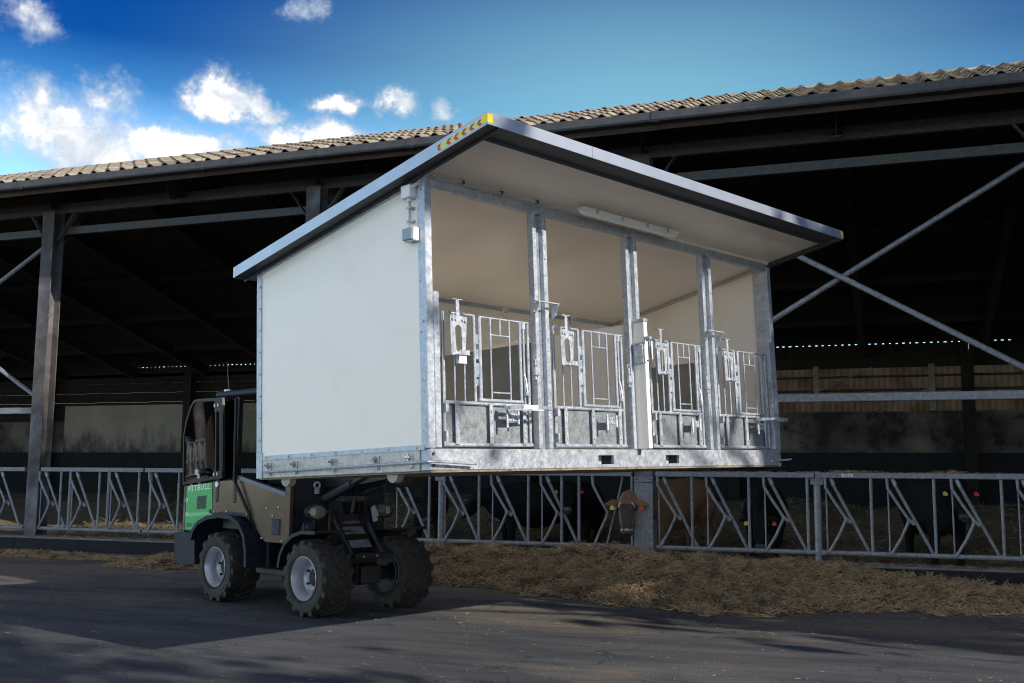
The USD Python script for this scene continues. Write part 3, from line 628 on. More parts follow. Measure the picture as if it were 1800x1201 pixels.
bedm = obj('straw_bedding', heap_mesh(bed, -24, 6, .32, 12.9, .12), 'bedding_look', label='deep trodden straw bedding inside the barn behind the fence', category='straw', kind='stuff', smooth=True)
P = strew(bed, 26000, -16, 4, .35, 9, 44, .03)
obj('stalks', strands(P, g.uniform(.10, .30, len(P)), g.uniform(.008, .018, len(P)), .4, 45), 'bedding_stalk_look', bedm, kind='stuff')

# ------------------------------------------------------------------ calf shelter carried on the forks
RB = rot('z', 1.1599) @ rot('x', -.0358) @ rot('y', -.0152); TB = np.array([-2.8977, -8.9423, 1.4792])
BL, BD = 4.74, 2.04
shel = thing('calf_shelter', 'white calf shelter with four gated pens held up by the loader', 'calf shelter', RB, TB)
HFR, HBK = 2.049, 1.677; SR = (HFR - HBK) / BD
zr = lambda y: HFR - SR * y                          # soffit height at depth y

# base frame
front = bx(0, BL, 0, .09, 0, .148)
def boolean_cut(m, *cut):
    man = lambda t: m3.Manifold(m3.Mesh(np.asarray(t.vertices, np.float32), np.asarray(t.faces, np.uint32)))
    r = man(m)
    for c in cut: r -= man(c)
    r = r.to_mesh(); return trimesh.Trimesh(r.vert_properties[:, :3], r.tri_verts, process=False)
front = boolean_cut(bx(.004, BL - .004, -.004, .09, .002, .148, .004), bx(1.815, 2.012, -.05, .2, .030, .102), bx(2.742, 2.942, -.05, .2, .030, .102))
fb = obj('front_beam', front, 'galv_look', shel)
for a, b in ((1.815, 2.012), (2.742, 2.942)):
    obj('fork_pocket', cat(bx(a - .002, b + .002, .02, 2.0, .024, .030), bx(a - .002, b + .002, .02, 2.0, .102, .108), bx(a - .006, a, .02, 2.0, .024, .108), bx(b, b + .006, .02, 2.0, .024, .108)), 'recess_look', shel)
obj('bolt', bolts([(.03, -.008, .115), (.03, -.008, .035), (BL - .03, -.008, .115), (BL - .03, -.008, .03)], .011, .012), 'recess_look', fb)
obj('bottom_flange', bx(.01, BL - .01, -.001, 2.03, -.012, .001), 'undercoat_look', shel)
sb = obj('side_beam', bx(-.004, .07, .093, BD, .0, .146, .004), 'galv_dirty_look', shel)
obj('side_beam', bx(BL - .07, BL + .004, .093, BD, 0, .146, .004), 'galv_dirty_look', shel)
obj('back_beam', bx(.075, BL - .075, BD - .09, BD, 0, .146), 'galv_dirty_look', shel)
obj('floor', bx(.075, BL - .075, .095, BD - .095, .10, .15), 'partition_look', shel)
for x in (.75, 1.9, 2.85, 4.0):
    obj('cross_beam', bx(x, x + .08, .1, BD - .1, -.01 + .012, .098), 'galv_dirty_look', shel)
for y in (.42, 1.70):
    obj('foot_pad', lathe([(.0, -.008), (.062, -.008), (.062, .0), (.045, .012), (.0, .012)], 20, 'x') if False else move(lathe([(0, -.03), (.06, -.03), (.06, .03), (0, .03)], 20, 'x'), (.06, y, -.012)), 'pad_look', shel, smooth=30)
obj('corner_plate', bx(-.010, -.0045, BD - .075, BD + .004, .0, .205), 'galv_look', shel)
obj('sill_trim', bx(-.009, -.0045, .035, BD - .08, .142, .176), 'galv_look', shel)
for k, y in enumerate((.18, .535, 1.03, 1.51, 1.857)):
    h = obj('hook_bracket', cat(bx(-.012, -.0045, y - .022, y + .012, .020, .118), bx(-.035, -.012, y + .006, y + .012, .07, .118)), 'galv_dirty_look', shel)
    obj('bolt', cat(bolts([(-.04, y, .098)], .009, .06, 'x'), bolts([(-.017, y - .004, .035)], .012, .012, 'x')), 'galv_look', h)
obj('hanging_rail', tube([(-.035, 1.93, .047), (-.035, .0, .060), (-.05, -.045, .061), (.0, -.06, .061), (.385, -.06, .040)], .0095, 8), 'galv_look', shel, smooth=40)
obj('hanging_rail', tube([(BL - .28, -.055, .04), (BL + .02, -.055, .052), (BL + .10, -.055, .058)], .0095, 8), 'galv_look', shel, smooth=40)

# walls
def wall_poly(y0, y1): return [(y0, .15), (y1, .15), (y1, zr(y1) - .01), (y0, zr(y0) - .01)]
sp = obj('side_panel', prism(wall_poly(.075, BD - .035), 'x', .0, .042), 'panel_look', shel)
obj('side_panel', prism(wall_poly(.075, BD - .035), 'x', BL - .042, BL), 'panel_look', shel)
obj('back_panel', bx(.045, BL - .045, BD - .045, BD - .003, .15, HBK - .002), 'panel_look', shel)
for x0, x1 in ((-.008, .05), (BL - .05, BL + .008)):
    obj('rear_corner_angle', cat(bx(x0, x1, BD - .004, BD + .004, .15, HBK - .015), bx(x0 if x0 < 1 else x1 - .006, x0 + .006 if x0 < 1 else x1, BD - .06, BD - .004, .207, HBK - .015)), 'galv_look', shel)
for xi in (.043, BL - .053):
    obj('wall_top_angle', prism([(.10, zr(.10) - .05), (BD - .05, zr(BD - .05) - .05), (BD - .05, zr(BD - .05) - .012), (.10, zr(.10) - .012)], 'x', xi, xi + .01), 'galv_dirty_look', shel)
obj('back_top_angle', bx(.05, BL - .05, BD - .058, BD - .047, HBK - .035, HBK + .004), 'galv_look', shel)
obj('wall_top_angle', prism([(.10, zr(.10) - .035), (BD + .0, zr(BD) - .035), (BD, zr(BD) - .008), (.10, zr(.10) - .008)], 'x', -.012, -.001), 'galv_look', shel)
obj('rivet', bolts([(-.012, BD - .045, z) for z in np.linspace(.3, 1.55, 8)] + [(-.006, .052, z) for z in (.27, .62, .95, 1.3)] + [(-.012, y, .16) for y in np.linspace(.12, 1.9, 7)] + [(-.015, y, zr(y) - .02) for y in np.linspace(.3, 1.95, 9)], .008, .008, 'x'), 'galv_dirty_look', sp, kind='stuff')

# posts: corner posts and pairs between the pens
lp = obj('corner_post', cat(bx(-.006, .058, -.006, .072, .15, zr(0) - .01, .004), bx(.059, .110, -.010, .03, .155, 1.232, .003)), 'galv_look', shel)
obj('bolt', bolts([(-.010, .03, z) for z in (.26, .62, 1.02, 1.95, 2.0)], .009, .01, 'x'), 'galv_dirty_look', lp)
obj('corner_post', bx(BL - .062, BL + .006, -.006, .16, .15, zr(.16) - .012, .004), 'galv_look', shel)
obj('post_flange', bx(BL - .112, BL - .063, -.010, .03, .155, 1.232, .003), 'galv_look', shel)
for c in (1.19, 2.375, 3.545):
    p = obj('divider_post', cat(bx(c - .075, c - .036, -.004, .055, .15, zr(.05) - .055, .003)), 'galv_look', shel)
    p2 = obj('divider_post', cat(bx(c + .040, c + .085, -.004, .055, .15, zr(.05) - .055, .003)), 'galv_look', shel)
    obj('post_web', bx(c - .0355, c + .0395, .036, .050, .15, zr(.05) - .06), 'gate_sheet_look', shel)
    obj('bolt', bolts([(c + .06, -.008, z) for z in (.5, .9, 1.62, 1.9)] + [(c - .055, -.008, z) for z in (.5, 1.9)], .008, .01), 'galv_dirty_look', p2)
hd = obj('header_rail', cat(bx(.06, BL - .06, -.002, .05, 1.968, 2.036, .003)), 'galv_look', shel)
obj('bolt', bolts([(x, -.006, 2.0) for x in (.3, .7, 1.19, 1.4, 2.375, 3.1, 3.545, 4.2)], .009, .01), 'galv_dirty_look', hd)
cab_y = -.03
obj('cable', tube([(.06, -.02, 2.03), (.10, -.03, 2.052)] + [(x, -.03, 2.050 - .004 * (i % 2)) for i, x in enumerate(np.linspace(.3, 1.55, 9))], .007, 6), 'conduit_look', shel, smooth=40)
obj('cable_clip', cat([bx(x - .01, x + .01, -.042, -.018, 2.04, 2.062) for x in (.35, .75, 1.15)]), 'recess_look', shel)

# strip lamp under the canopy
lm = obj('strip_lamp', prism(sg.box(1.56, 1.985, 2.875, 2.045).buffer(0), 'y', -.17, -.145) if False else bx(1.55, 2.88, -.168, -.092, zr(-.1) - .027, zr(-.1) - .002, .006), 'white_plastic_look', shel)
V = []
for x, s in ((1.54, .35), (1.575, .85), (1.63, 1.0), (2.80, 1.0), (2.855, .85), (2.89, .35)):
    for k in range(9):
        a = PI * k / 8
        V.append((x, -.13 - .042 * s * math.cos(a), zr(-.1) - .028 - .036 * s * math.sin(a)))
obj('lamp_cover', trimesh.convex.convex_hull(np.array(V)), 'lamp_cover_look', lm, smooth=35)
obj('lamp_clip', cat([bx(x - .012, x + .012, -.182, -.169, zr(-.1) - .04, zr(-.1) - .01, .003) for x in (1.72, 2.05, 2.4, 2.7)]), 'conduit_look', lm)

# partitions inside
for c in (1.19, 3.545):
    obj('partition', bx(c - .016, c + .016, .06, BD - .05, .152, .97, .004), 'partition_look', shel)
obj('centre_partition', bx(2.350, 2.398, -.12, BD - .05, .152, 1.215, .004), 'panel_look', shel)
obj('partition_cap', bx(2.343, 2.405, -.124, .02, 1.216, 1.245, .004), 'galv_look', shel)
cl = obj('panel_catch', cat(bx(2.325, 2.343, -.115, -.02, .86, 1.04, .004), bx(2.33, 2.36, -.19, -.12, 1.055, 1.085, .004), tube([(2.35, -.14, .88), (2.35, -.19, .89), (2.35, -.19, 1.04), (2.35, -.14, 1.05)], .009, 6)), 'galv_look', shel)
obj('bolt', bolts([(2.322, -.09, .89), (2.322, -.09, 1.02), (2.322, -.05, 1.02)], .009, .012, 'x'), 'galv_dirty_look', cl)
obj('partition_rail', bx(1.173, 1.207, .9, .95, .972, 1.0), 'galv_look', shel)

# roof: fascia, return lip, soffit, deck
OV, OB, OS, RT = .755, .160, .132, .079
rx0, rx1, ry0, ry1 = -OS, BL + OS, -OV, BD + OB
def roof_slab(x0, x1, y0, y1, lo, hi):
    return prism([(y0, zr(y0) + lo), (y1, zr(y1) + lo), (y1, zr(y1) + hi), (y0, zr(y0) + hi)], 'x', x0, x1)
obj('soffit', cat(roof_slab(rx0 + .085, rx1 - .085, ry0 + .10, ry1 - .06, .018, .040), roof_slab(-.0, BL, 0.004, BD, -.008, .017)), 'panel_look', shel)
obj('roof_sheet', roof_slab(rx0 + .006, rx1 - .006, ry0 + .006, ry1 - .006, .0405, RT - .004), 'fascia_look', shel)
fs = obj('side_fascia', cat(roof_slab(rx0, rx0 + .004, ry0, ry1, -.002, RT + .003), roof_slab(rx0, rx0 + .06, ry0, ry1, RT + .0035, RT + .006)), 'fascia_look', shel)
obj('side_fascia', cat(roof_slab(rx1 - .004, rx1, ry0, ry1, -.002, RT + .003), roof_slab(rx1 - .06, rx1, ry0, ry1, RT + .0035, RT + .006)), 'fascia_look', shel)
for a, b in ((rx0 + .0, .936), (.940, rx1)):
    obj('front_fascia', cat(bx(a, b, ry0 - .004, ry0, zr(ry0) - .002, zr(ry0) + RT + .004)), 'fascia_look', shel)
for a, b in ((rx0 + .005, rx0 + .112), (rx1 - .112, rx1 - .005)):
    obj('eaves_trim', cat(roof_slab(a, b, ry0 + .006, ry1, .0, .006), roof_slab(b - .006 if a < 1 else a, b if a < 1 else a + .006, ry0 + .006, ry1, -.022, -.0005)), 'recess_look', shel)  # the fascia's own return lip, its shade put into a darker colour
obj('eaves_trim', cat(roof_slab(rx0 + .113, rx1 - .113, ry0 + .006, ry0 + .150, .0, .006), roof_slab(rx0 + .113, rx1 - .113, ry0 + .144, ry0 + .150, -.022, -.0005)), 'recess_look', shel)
obj('back_fascia', bx(rx0, rx1, ry1, ry1 + .004, zr(ry1) - .002, zr(ry1) + RT + .004), 'fascia_look', shel)
# hazard tape with chevrons, wrapped round the near corner; a scrap of it on the far corner
def on_side(poly, d): 
    """polygon in (y, height above the soffit line) lying on the left fascia"""
    q = [(y, zr(y) + h) for y, h in poly]
    return prism(q, 'x', rx0 - d, rx0 - d + .001)
tp = obj('hazard_tape', on_side([(-OV + .001, .012), (-.285, .012), (-.285, .060), (-OV + .001, .060)], .0015), 'tape_lime_look', shel)
obj('tape_edge', cat(on_side([(-OV + .002, .058), (-.285, .058), (-.285, .062), (-OV + .002, .062)], .0022), on_side([(-OV + .002, .010), (-.285, .010), (-.285, .014), (-OV + .002, .014)], .0022)), 'plate_look', tp)
for k in range(6):
    y = -.300 - k * .073; w, n = .034, .020
    if k == 0: poly = [(-.287, .014), (-.287, .058), (-.322, .058), (-.308, .036), (-.322, .014)]
    else: poly = [(y + .002, .036), (y - .018, .058), (y - .018 - w, .058), (y - .004 - n, .036), (y - .018 - w, .014), (y - .018, .014)]
    obj('chevron', on_side(poly, .0028), 'tape_red_look', tp)
obj('tape_end', cat(bx(rx0 - .0035, rx0 + .0, ry0 - .006, ry0 + .055, zr(ry0) + .012, zr(ry0) + .066), bx(rx0 - .0035, rx0 + .045, ry0 - .0062, ry0 - .0045, zr(ry0) + .010, zr(ry0) + .068)), 'tape_yellow_look', tp)
tq = obj('hazard_tape', cat(bx(rx1 - .04, rx1 + .002, ry0 - .0065, ry0 - .0045, zr(ry0) + .012, zr(ry0) + .072)), 'tape_yellow_look', shel)
obj('chevron', prism([(rx1 - .030, zr(ry0) + .02), (rx1 - .012, zr(ry0) + .042), (rx1 - .030, zr(ry0) + .064), (rx1 - .022, zr(ry0) + .064), (rx1 - .003, zr(ry0) + .042), (rx1 - .022, zr(ry0) + .02)], 'y', ry0 - .0078, ry0 - .0068), 'tape_red_look', tq)

# switch gear on the left wall
jb = obj('junction_box', bx(-.065, -.001, .075, .175, 1.895, 1.99, .006), 'white_plastic_look', shel)
obj('gland', cat(tube([(-.035, .115, 1.895), (-.035, .115, 1.872)], .016, 10), tube([(-.035, .073, 1.975), (-.035, .055, 1.975)], .013, 8), bx(-.066, -.064, .08, .17, 1.90, 1.985)), 'white_plastic_look', jb)
cd = obj('conduit', tube([(-.035, .115, 1.875), (-.035, .115, 1.68)], .0105, 8), 'conduit_look', shel, smooth=40)
obj('pipe_clip', cat(bx(-.05, -.001, .095, .135, 1.82, 1.834), bx(-.05, -.001, .095, .135, 1.725, 1.739)), 'conduit_look', cd)
sw = obj('switch_box', bx(-.062, -.001, .05, .16, 1.585, 1.682, .006), 'white_plastic_look', shel)
obj('switch_cover', bx(-.078, -.0625, .055, .155, 1.592, 1.675, .005), 'switch_grey_look', sw)
obj('cable', tube([(-.03, .055, 1.975), (-.03, .02, 1.99), (-.02, -.015, 2.02), (.05, -.03, 2.045)], .006, 6), 'conduit_look', shel, smooth=40)

# pen number plates on the back wall
for x, z, s in ((2.845, 1.585, '15'), (3.93, 1.60, '16')):
    pl = obj('number_plate', bx(x, x + .088, BD - .066, BD - .0595, z, z + .088, .002), 'plate_look', shel)
    obj('numeral', text(s, .034, (x + .018, BD - .0664, z + .038), (1, 0, 0), (0, 0, 1), .0006, False, .050), 'ink_look', pl)

# gates
def ring_bracket(x, z):
    r = obj('post_bracket', cat(bx(x - .15, x + .13, -.085, -.065, z + .01, z + .018), prism([(-.006, z), (-.085, z + .015), (-.085, z - .0), (-.035, z - .085), (-.006, z - .10)], 'x', x - .12, x - .112), prism([(-.006, z), (-.085, z + .015), (-.085, z), (-.035, z - .085), (-.006, z - .10)], 'x', x + .105, x + .113)), 'galv_look', shel)
    obj('bolt', bolts([(x - .125, -.03, z - .06), (x + .12, -.03, z - .06)], .014, .02, 'x'), 'galv_look', r)
ring_bracket(1.19, 1.245); ring_bracket(3.545, 1.225)

def gate(x0, w, arm, tag):
    k = w / .89; X = lambda u: x0 + u * k; Y = .035
    v = lambda u, z0, z1, r, y=Y: tube([(X(u), y, z0), (X(u), y, z1)], r, 8)
    h = lambda u0, u1, z, r, y=Y: tube([(X(u0), y, z), (X(u1), y, z)], r, 8)
    g = obj('gate', cat(v(0, .175, 1.105, .0135), v(.885, .175, 1.10, .0115), h(-.015, .905, .178, .014), h(0, .885, .472, .0135), h(0, .31, 1.105, .008), v(.31, .472, 1.105, .012)), 'galv_look', shel, smooth=40)
    for u, top in ((.108, 1.105), (.207, 1.105)):
        obj('thin_bar', v(u, .472, top, .0065), 'galv_look', g, smooth=40)
    d = obj('gate_door', cat(v(.357, .497, 1.10, .014, Y - .01), v(.787, .497, 1.10, .012, Y - .01), h(.335, .80, .497, .013, Y - .01), h(.357, .885, 1.10, .008, Y - .01)), 'galv_look', g, smooth=40)
    for u, z0, z1 in ((.47, .50, 1.10), (.672, .50, 1.10), (.572, .977, 1.10)):
        obj('door_bar', v(u, z0, z1, .0068, Y - .01), 'galv_look', d, smooth=40) if False else obj('door_bar', v(u, z0, z1, .0068, Y - .01), 'galv_look', g, smooth=40)
    for z in (.977, .556):
        obj('door_rail', h(.47, .672, z, .0065, Y - .01), 'galv_look', g, smooth=40)
    obj('gate_bar', v(.838, .472, 1.10, .0085), 'galv_look', g, smooth=40)
    obj('hinge', cat(v(.333, .66, .76, .012), v(.333, .79, .86, .012), v(.333, .90, .97, .010), v(.333, .60, .645, .007)), 'galv_look', g, smooth=40)
    obj('lever', cat(tube([(X(.812), Y - .02, .71), (X(.826), Y - .025, .66), (X(.832), Y - .03, .57)], .008, 6), bx(X(.815), X(.845), Y - .035, Y - .01, .545, .575), bx(X(.80), X(.83), Y - .03, Y - .008, 1.045, 1.095)), 'galv_look', g)
    obj('gate_sheet', bx(X(.012), X(.875), Y + .013, Y + .018, .192, .460), 'gate_sheet_look', g)
    for u in (.107, .45, .805):
        s = obj('slat', bx(X(u) - .018, X(u) + .018, Y - .022, Y - .014, .178, .475, .002), 'galv_look', g)
        obj('bolt', bolts([(X(u), Y - .025, .235), (X(u), Y - .025, .418)], .009, .01), 'galv_dirty_look', g)
    # teat-bucket holder plate hooked over the gate: tapered, with a slot, foot turned up
    outer = sg.Polygon([(-.082, 1.075), (.082, 1.065), (.060, .80), (.045, .79), (-.060, .79), (-.075, .80)])
    slot = unary_union([sg.Point(-.006, .975).buffer(.030, 8), sg.Point(.002, .845).buffer(.030, 8), sg.Polygon([(-.036, .975), (.024, .975), (.032, .845), (-.028, .845)])])
    hp = obj('holder_plate', move(prism(outer.difference(slot), 'y', -.052, -.047), (X(.075) + 0.0, 0, 0)), 'galv_look', g)
    c = X(.075)
    obj('holder_hook', cat(bx(c - .016, c + .016, -.046, -.038, 1.06, 1.19, .002), bx(c - .05, c + .05, -.046, -.01, 1.185, 1.191), prism([(-.05, 1.075), (.01, 1.075), (.01, 1.125)], 'x', c - .078, c - .074), prism([(-.05, 1.075), (.01, 1.075), (.01, 1.125)], 'x', c + .074, c + .078), bx(c - .055, c + .055, -.105, -.052, .787, .795), bx(c - .03, c + .045, -.110, -.104, .788, .822)), 'galv_look', g)
    obj('bolt', bolts([(c - .06, -.058, 1.045), (c + .06, -.058, 1.04), (c - .03, -.056, 1.045), (c + .035, -.056, 1.042)], .012, .014), 'galv_look', g)
    if tag:
        obj('white_clip', bx(X(.108), X(.207), Y - .03, Y - .012, .745, .80, .003), 'white_plastic_look', g)
    # bucket bracket low on the gate
    a = X(.54)
    br = obj('bucket_bracket', cat(bx(a, a + .13, -.045, -.035, .345, .405, .003), tube([(a + .005, -.05, .425), (a + .005, -.05, .30)], .009, 6), tube([(a + .125, -.05, .42), (a + .125, -.05, .325)], .009, 6)), 'galv_look', g)
    obj('bolt', bolts([(a + .035, -.048, .392), (a + .095, -.048, .392), (a + .065, -.048, .36)], .008, .01), 'galv_dirty_look', g)
    if arm:
        ring = [(a + .0, -.05), (a + .14, -.05), (a + .38, -.07), (a + .40, -.12), (a + .36, -.16), (a + .16, -.20), (a + .05, -.17), (a - .0, -.10)]
        p = sg.Polygon(ring).buffer(.014)
        obj('bucket_arm', cat(prism(p.difference(p.buffer(-.011)), 'z', .428, .453), prism([(a - .01, .405), (a + .03, .405), (a + .02, .47), (a - .01, .47)], 'y', -.058, -.05)), 'galv_look', g)
    # drop bolt at the free side
    u = X(.915)
    obj('drop_bolt', cat(tube([(u, -.012, .67), (u, -.012, .82)], .0075, 8), bx(u - .02, u + .035, -.03, .0, .70, .76, .003), bx(u - .022, u + .022, -.028, .004, .778, .786), bx(u - .022, u + .022, -.028, .004, .668, .676),
        tube([(u + .017 * math.cos(t), -.012, .838 + .019 * math.sin(t)) for t in np.linspace(-PI / 2, 3 * PI / 2, 13)], .0045, 6)), 'galv_look', g)
    obj('hinge_pin', cat(bx(X(-.035), X(-.008), -.02, .03, .40, .46), bx(X(-.03), X(-.012), -.015, .02, .20, .27)), 'galv_look', g)
gate(.178, .885, True, True); gate(1.352, .88, False, False); gate(2.63, .79, False, False); gate(3.705, .89, True, False)

# ------------------------------------------------------------------ wheel loader (x forward, -y is the side facing the camera)
RL = rot('z', -.4323); TL = np.array([-6.0745, -4.9806, 0])
load = thing('wheel_loader', 'compact green and dark wheel loader, brown reflections painted in, holding the shelter on its forks', 'wheel loader', RL, TL)
WR, WW = .388, .37
def tyre():
    prof = [(.200, -.150), (.232, -.176), (.285, -.190), (.330, -.184), (.352, -.160), (.362, -.10), (.365, 0), (.362, .10), (.352, .160), (.330, .184), (.285, .190), (.232, .176), (.200, .150), (.200, -.150)]
    out = [lathe(prof, 48)]
    N = 15
    for side in (-1, 1):
        for k in range(N):
            a0 = 2 * PI * (k + (.5 if side > 0 else 0)) / N; V = []
            for t in np.linspace(0, 1, 6):
                w = side * (-.012 + .196 * min(t * 1.18, 1.0)); a = a0 + .40 * t; da = .082 + .022 * t
                rt = WR - .001 - .03 * max(t - .55, 0) - (.055 if t == 1 else 0); rb = .335 - (.06 if t == 1 else 0)
                for rr, aa in ((rb, a - da), (rb, a + da), (rt, a + da * .72), (rt, a - da * .72)):
                    V.append((rr * math.cos(aa), w, rr * math.sin(aa)))
            F = []
            for i in range(5):
                for j in range(4):
                    p, q = i * 4 + j, i * 4 + (j + 1) % 4; F += [[p, q, q + 4], [p, q + 4, p + 4]]
            F += [[0, 1, 2], [0, 2, 3], [20, 22, 21], [20, 23, 22]]
            m = trimesh.Trimesh(V, F, process=False); trimesh.repair.fix_normals(m); out.append(m)
    return cat(*out)
TYRE = tyre()
def wheel(x, side, spin):
    s = side; P = np.array([x, .528 * s, WR])
    R = rot('y', spin) @ np.diag([1, s, 1.0])
    place = lambda m: (lambda q: (q.invert() if s < 0 else None, q)[1])(move(m, P, R))
    w = obj('wheel_hub', place(lathe([(0, .075), (.05, .075), (.06, .06), (.085, .055), (.10, .03), (.10, -.10), (0, -.10)], 24)), 'loader_black_look', load, smooth=35)
    obj('tyre', place(TYRE), 'tyre_look', w, smooth=35)
    obj('rim', place(lathe([(.203, .150), (.222, .182), (.214, .188), (.203, .176), (.195, .15), (.178, .125), (.174, .06), (.150, .035), (.100, .028), (.100, -.0), (.150, .0), (.178, -.06), (.195, -.14), (.215, -.182), (.203, -.15)], 40)), 'rim_look', w, smooth=35)
    obj('wheel_nut', place(cat([move(trimesh.creation.cylinder(.013, .03, sections=6), (.128 * math.cos(a), .045, .128 * math.sin(a)), rot('x', PI / 2)) for a in np.arange(6) * PI / 3])), 'loader_black_look', w)
    obj('valve', place(tube([(.17, .10, -.06), (.168, .15, -.06)], .012, 8)), 'loader_black_look', w)
for x, sp in ((-.862, .2), (.862, .5)):
    wheel(x, -1, sp); wheel(x, 1, sp + .3)
for x in (-.862, .862):
    obj('axle', cat(tube([(x, -.42, WR), (x, .42, WR)], .07, 12), bx(x - .13, x + .13, -.14, .14, WR - .10, WR + .12, .02)), 'loader_black_look', load)
obj('axle_cover', bx(.93, 1.06, -.125, .125, .30, .49, .012), 'loader_black_look', load)
obj('brake_ring', lathe([(.205, .37), (.205, .345), (.19, .345), (.19, .37), (.205, .37)], 32) if False else move(lathe([(.212, .0), (.212, -.02), (.196, -.02), (.196, .0), (.212, .0)], 32), (.862, .335, WR)), 'hydraulic_look', load, smooth=35)

# rear chassis, counterweight, engine cover
obj('rear_chassis', bx(-1.62, -.12, -.31, .31, .36, .80, .02), 'loader_black_look', load)
obj('counterweight', prism([(-1.965, .72), (-1.49, .735), (-1.46, .37), (-1.80, .345), (-1.90, .36), (-1.945, .455)], 'y', -.63, .63), 'loader_blue_look', load)
obj('engine_cover', cat(prism([(-1.74, .74), (-1.74, 1.25), (-1.55, 1.275), (-1.0, 1.30), (-1.0, .95), (-1.45, .80), (-1.45, .74)], 'y', -.598, .598)), 'loader_black_look', load)
gp_ = obj('green_panel', prism([(-1.735, .755), (-1.73, 1.268), (-1.145, 1.322), (-1.122, .93), (-1.25, .90), (-1.40, .835), (-1.46, .77)], 'y', -.622, -.602), 'loader_green_look', load)
obj('panel_stripe', prism([(-1.70, .905), (-1.70, .955), (-1.14, .985), (-1.13, .955)], 'y', -.6245, -.6225), 'green_stripe_look', gp_)
obj('lettering', text('PITBULL', .066, (-1.690, -.623, 1.205), (1, 0, .085), (0, 0, 1), .002, True, .50), 'silver_look', gp_)
obj('model_lettering', text('X28-50', .043, (-1.70, -.623, .792), (1, 0, .05), (0, 0, 1), .0015, False, .235), 'ink_look', gp_)
hx = []
for i in range(8):
    for j in range(8):
        x = -1.50 + i * .031 + (j % 2) * .0155; z = 1.012 + j * .019 + (x + 1.5) * .06
        if x < -1.485 - (z - 1.16) * .1 + 0 or x > -1.26 + (z - 1.01) * .2: continue
        hx.append(move(trimesh.creation.cylinder(.0125, .004, sections=6), (x, -.6225, z), rot('x', PI / 2)))
obj('grille_hole', cat(hx), 'ink_look', gp_, kind='stuff')
obj('door_latch', bolts([(-1.155, -.627, .99)], .024, .012, n=12), 'ink_look', gp_)
obj('badge', cat(move(lathe([(.018, 0), (.026, 0), (.026, -.004), (.018, -.004), (.018, 0)], 16), (-1.71, -.622, 1.10)), move(lathe([(.012, 0), (.020, 0), (.020, -.004), (.012, -.004), (.012, 0)], 16), (-1.70, -.622, .94))), 'plate_look', gp_)
obj('rear_guard', cat(prism([(-1.80, .73), (-1.76, .73), (-1.765, 1.28), (-1.805, 1.26)], 'y', -.615, -.55), bx(-1.86, -1.82, -.50, -.44, .73, 1.24), bx(-1.86, -1.82, .44, .50, .73, 1.24), tube([(-1.80, -.58, 1.2), (-1.93, -.5, 1.12), (-1.96, -.45, .95), (-1.94, -.45, .73)], .018, 8)), 'column_look', load)
obj('tail_lamp', bx(-1.81, -1.79, -.60, -.50, 1.13, 1.2, .005), 'tape_red_look', load)

# side panel
bp = obj('side_panel', prism([(-1.118, .935), (-1.118, 1.333), (-.70, 1.350), (-.55, 1.372), (.375, 1.205), (.375, .705), (.0, .705), (-.14, .80), (-.22, .92), (-.45, .965), (-.80, .975)], 'y', -.622, -.600), 'loader_brown_reflection_look', load)
obj('lower_strip', prism([(-1.11, .975), (-.80, 1.005), (-.42, .99), (-.30, .985), (-.24, .93), (-.24, .965), (-.42, .955), (-.80, .965), (-1.11, .935)], 'y', -.626, -.6225), 'loader_blue_look', bp)
obj('vent', bx(.13, .285, -.630, -.6225, .785, .955, .004), 'loader_blue_look', bp)
obj('vent_slot', cat([bx(.145, .27, -.634, -.6305, .80 + .021 * k, .811 + .021 * k) for k in range(7)]), 'ink_look', bp, kind='stuff')
obj('bolt', bolts([(-.36, -.628, .985), (-1.07, -.628, .99), (-.8, -.628, 1.0), (.02, -.628, 1.06), (.14, -.628, .985), (.25, -.628, 1.08), (-.06, -.628, .74), (.33, -.628, .73)], .011, .01), 'silver_look', bp)
obj('fuel_cap', bolts([(-1.02, -.63, 1.30)], .032, .02, n=14), 'plate_look', bp)
obj('far_side_panel', prism([(-1.118, .935), (-1.118, 1.333), (-.55, 1.372), (.40, 1.205), (.40, .705), (.0, .705), (-.45, .965)], 'y', .600, .622), 'loader_brown_reflection_look', load)
obj('sill_tube', bar((-.56, -.615, 1.385), (.40, -.615, 1.215), .06, .045), 'loader_trim_look', load)
obj('hand_rail', tube([(-.615, -.665, 2.27), (-.60, -.668, 1.80), (-.585, -.668, 1.34), (-.50, -.66, 1.24), (-.31, -.645, 1.00), (-.28, -.642, .93)], .019, 8), 'loader_black_look', load, smooth=40)
obj('body_core', bx(-.99, .30, -.56, .56, .80, 1.10, .01), 'loader_black_look', load)

# cab
for sy in (-1, 1):
    for x in (-1.02, -.64, .44):
        obj('cab_pillar', bx(x - .03, x + .03, sy * .60 - .03, sy * .60 + .03, 1.10 if x < .4 else .72, 2.295, .008), 'loader_black_look', load)
obj('front_post', bx(.385, .475, -.64, -.60 + .0, .70, 1.38, .004), 'loader_brown_reflection_look', load)
cr = obj('cab_roof', bx(-1.10, .60, -.66, .66, 2.296, 2.365, .02), 'loader_blue_look', load)
obj('antenna', tube([(-1.02, -.52, 2.37), (-1.03, -.52, 2.42), (-1.08, -.53, 2.72)], [.012, .006, .003], 6), 'hydraulic_look', load)
obj('antenna_mount', cat(bx(-1.06, -.98, -.56, -.48, 2.366, 2.385, .004), bx(-1.09, -1.05, -.55, -.50, 2.366, 2.40, .004), move(lathe([(.0, .0), (.03, .0), (.022, .03), (0, .035)], 14, 'z'), (-.97, -.56, 2.366))), 'silver_look', load)
obj('beacon_wire', tube([(-.9, -.5, 2.372), (-.3, -.52, 2.378), (.3, -.5, 2.372)], .012, 6), 'loader_black_look', cr)
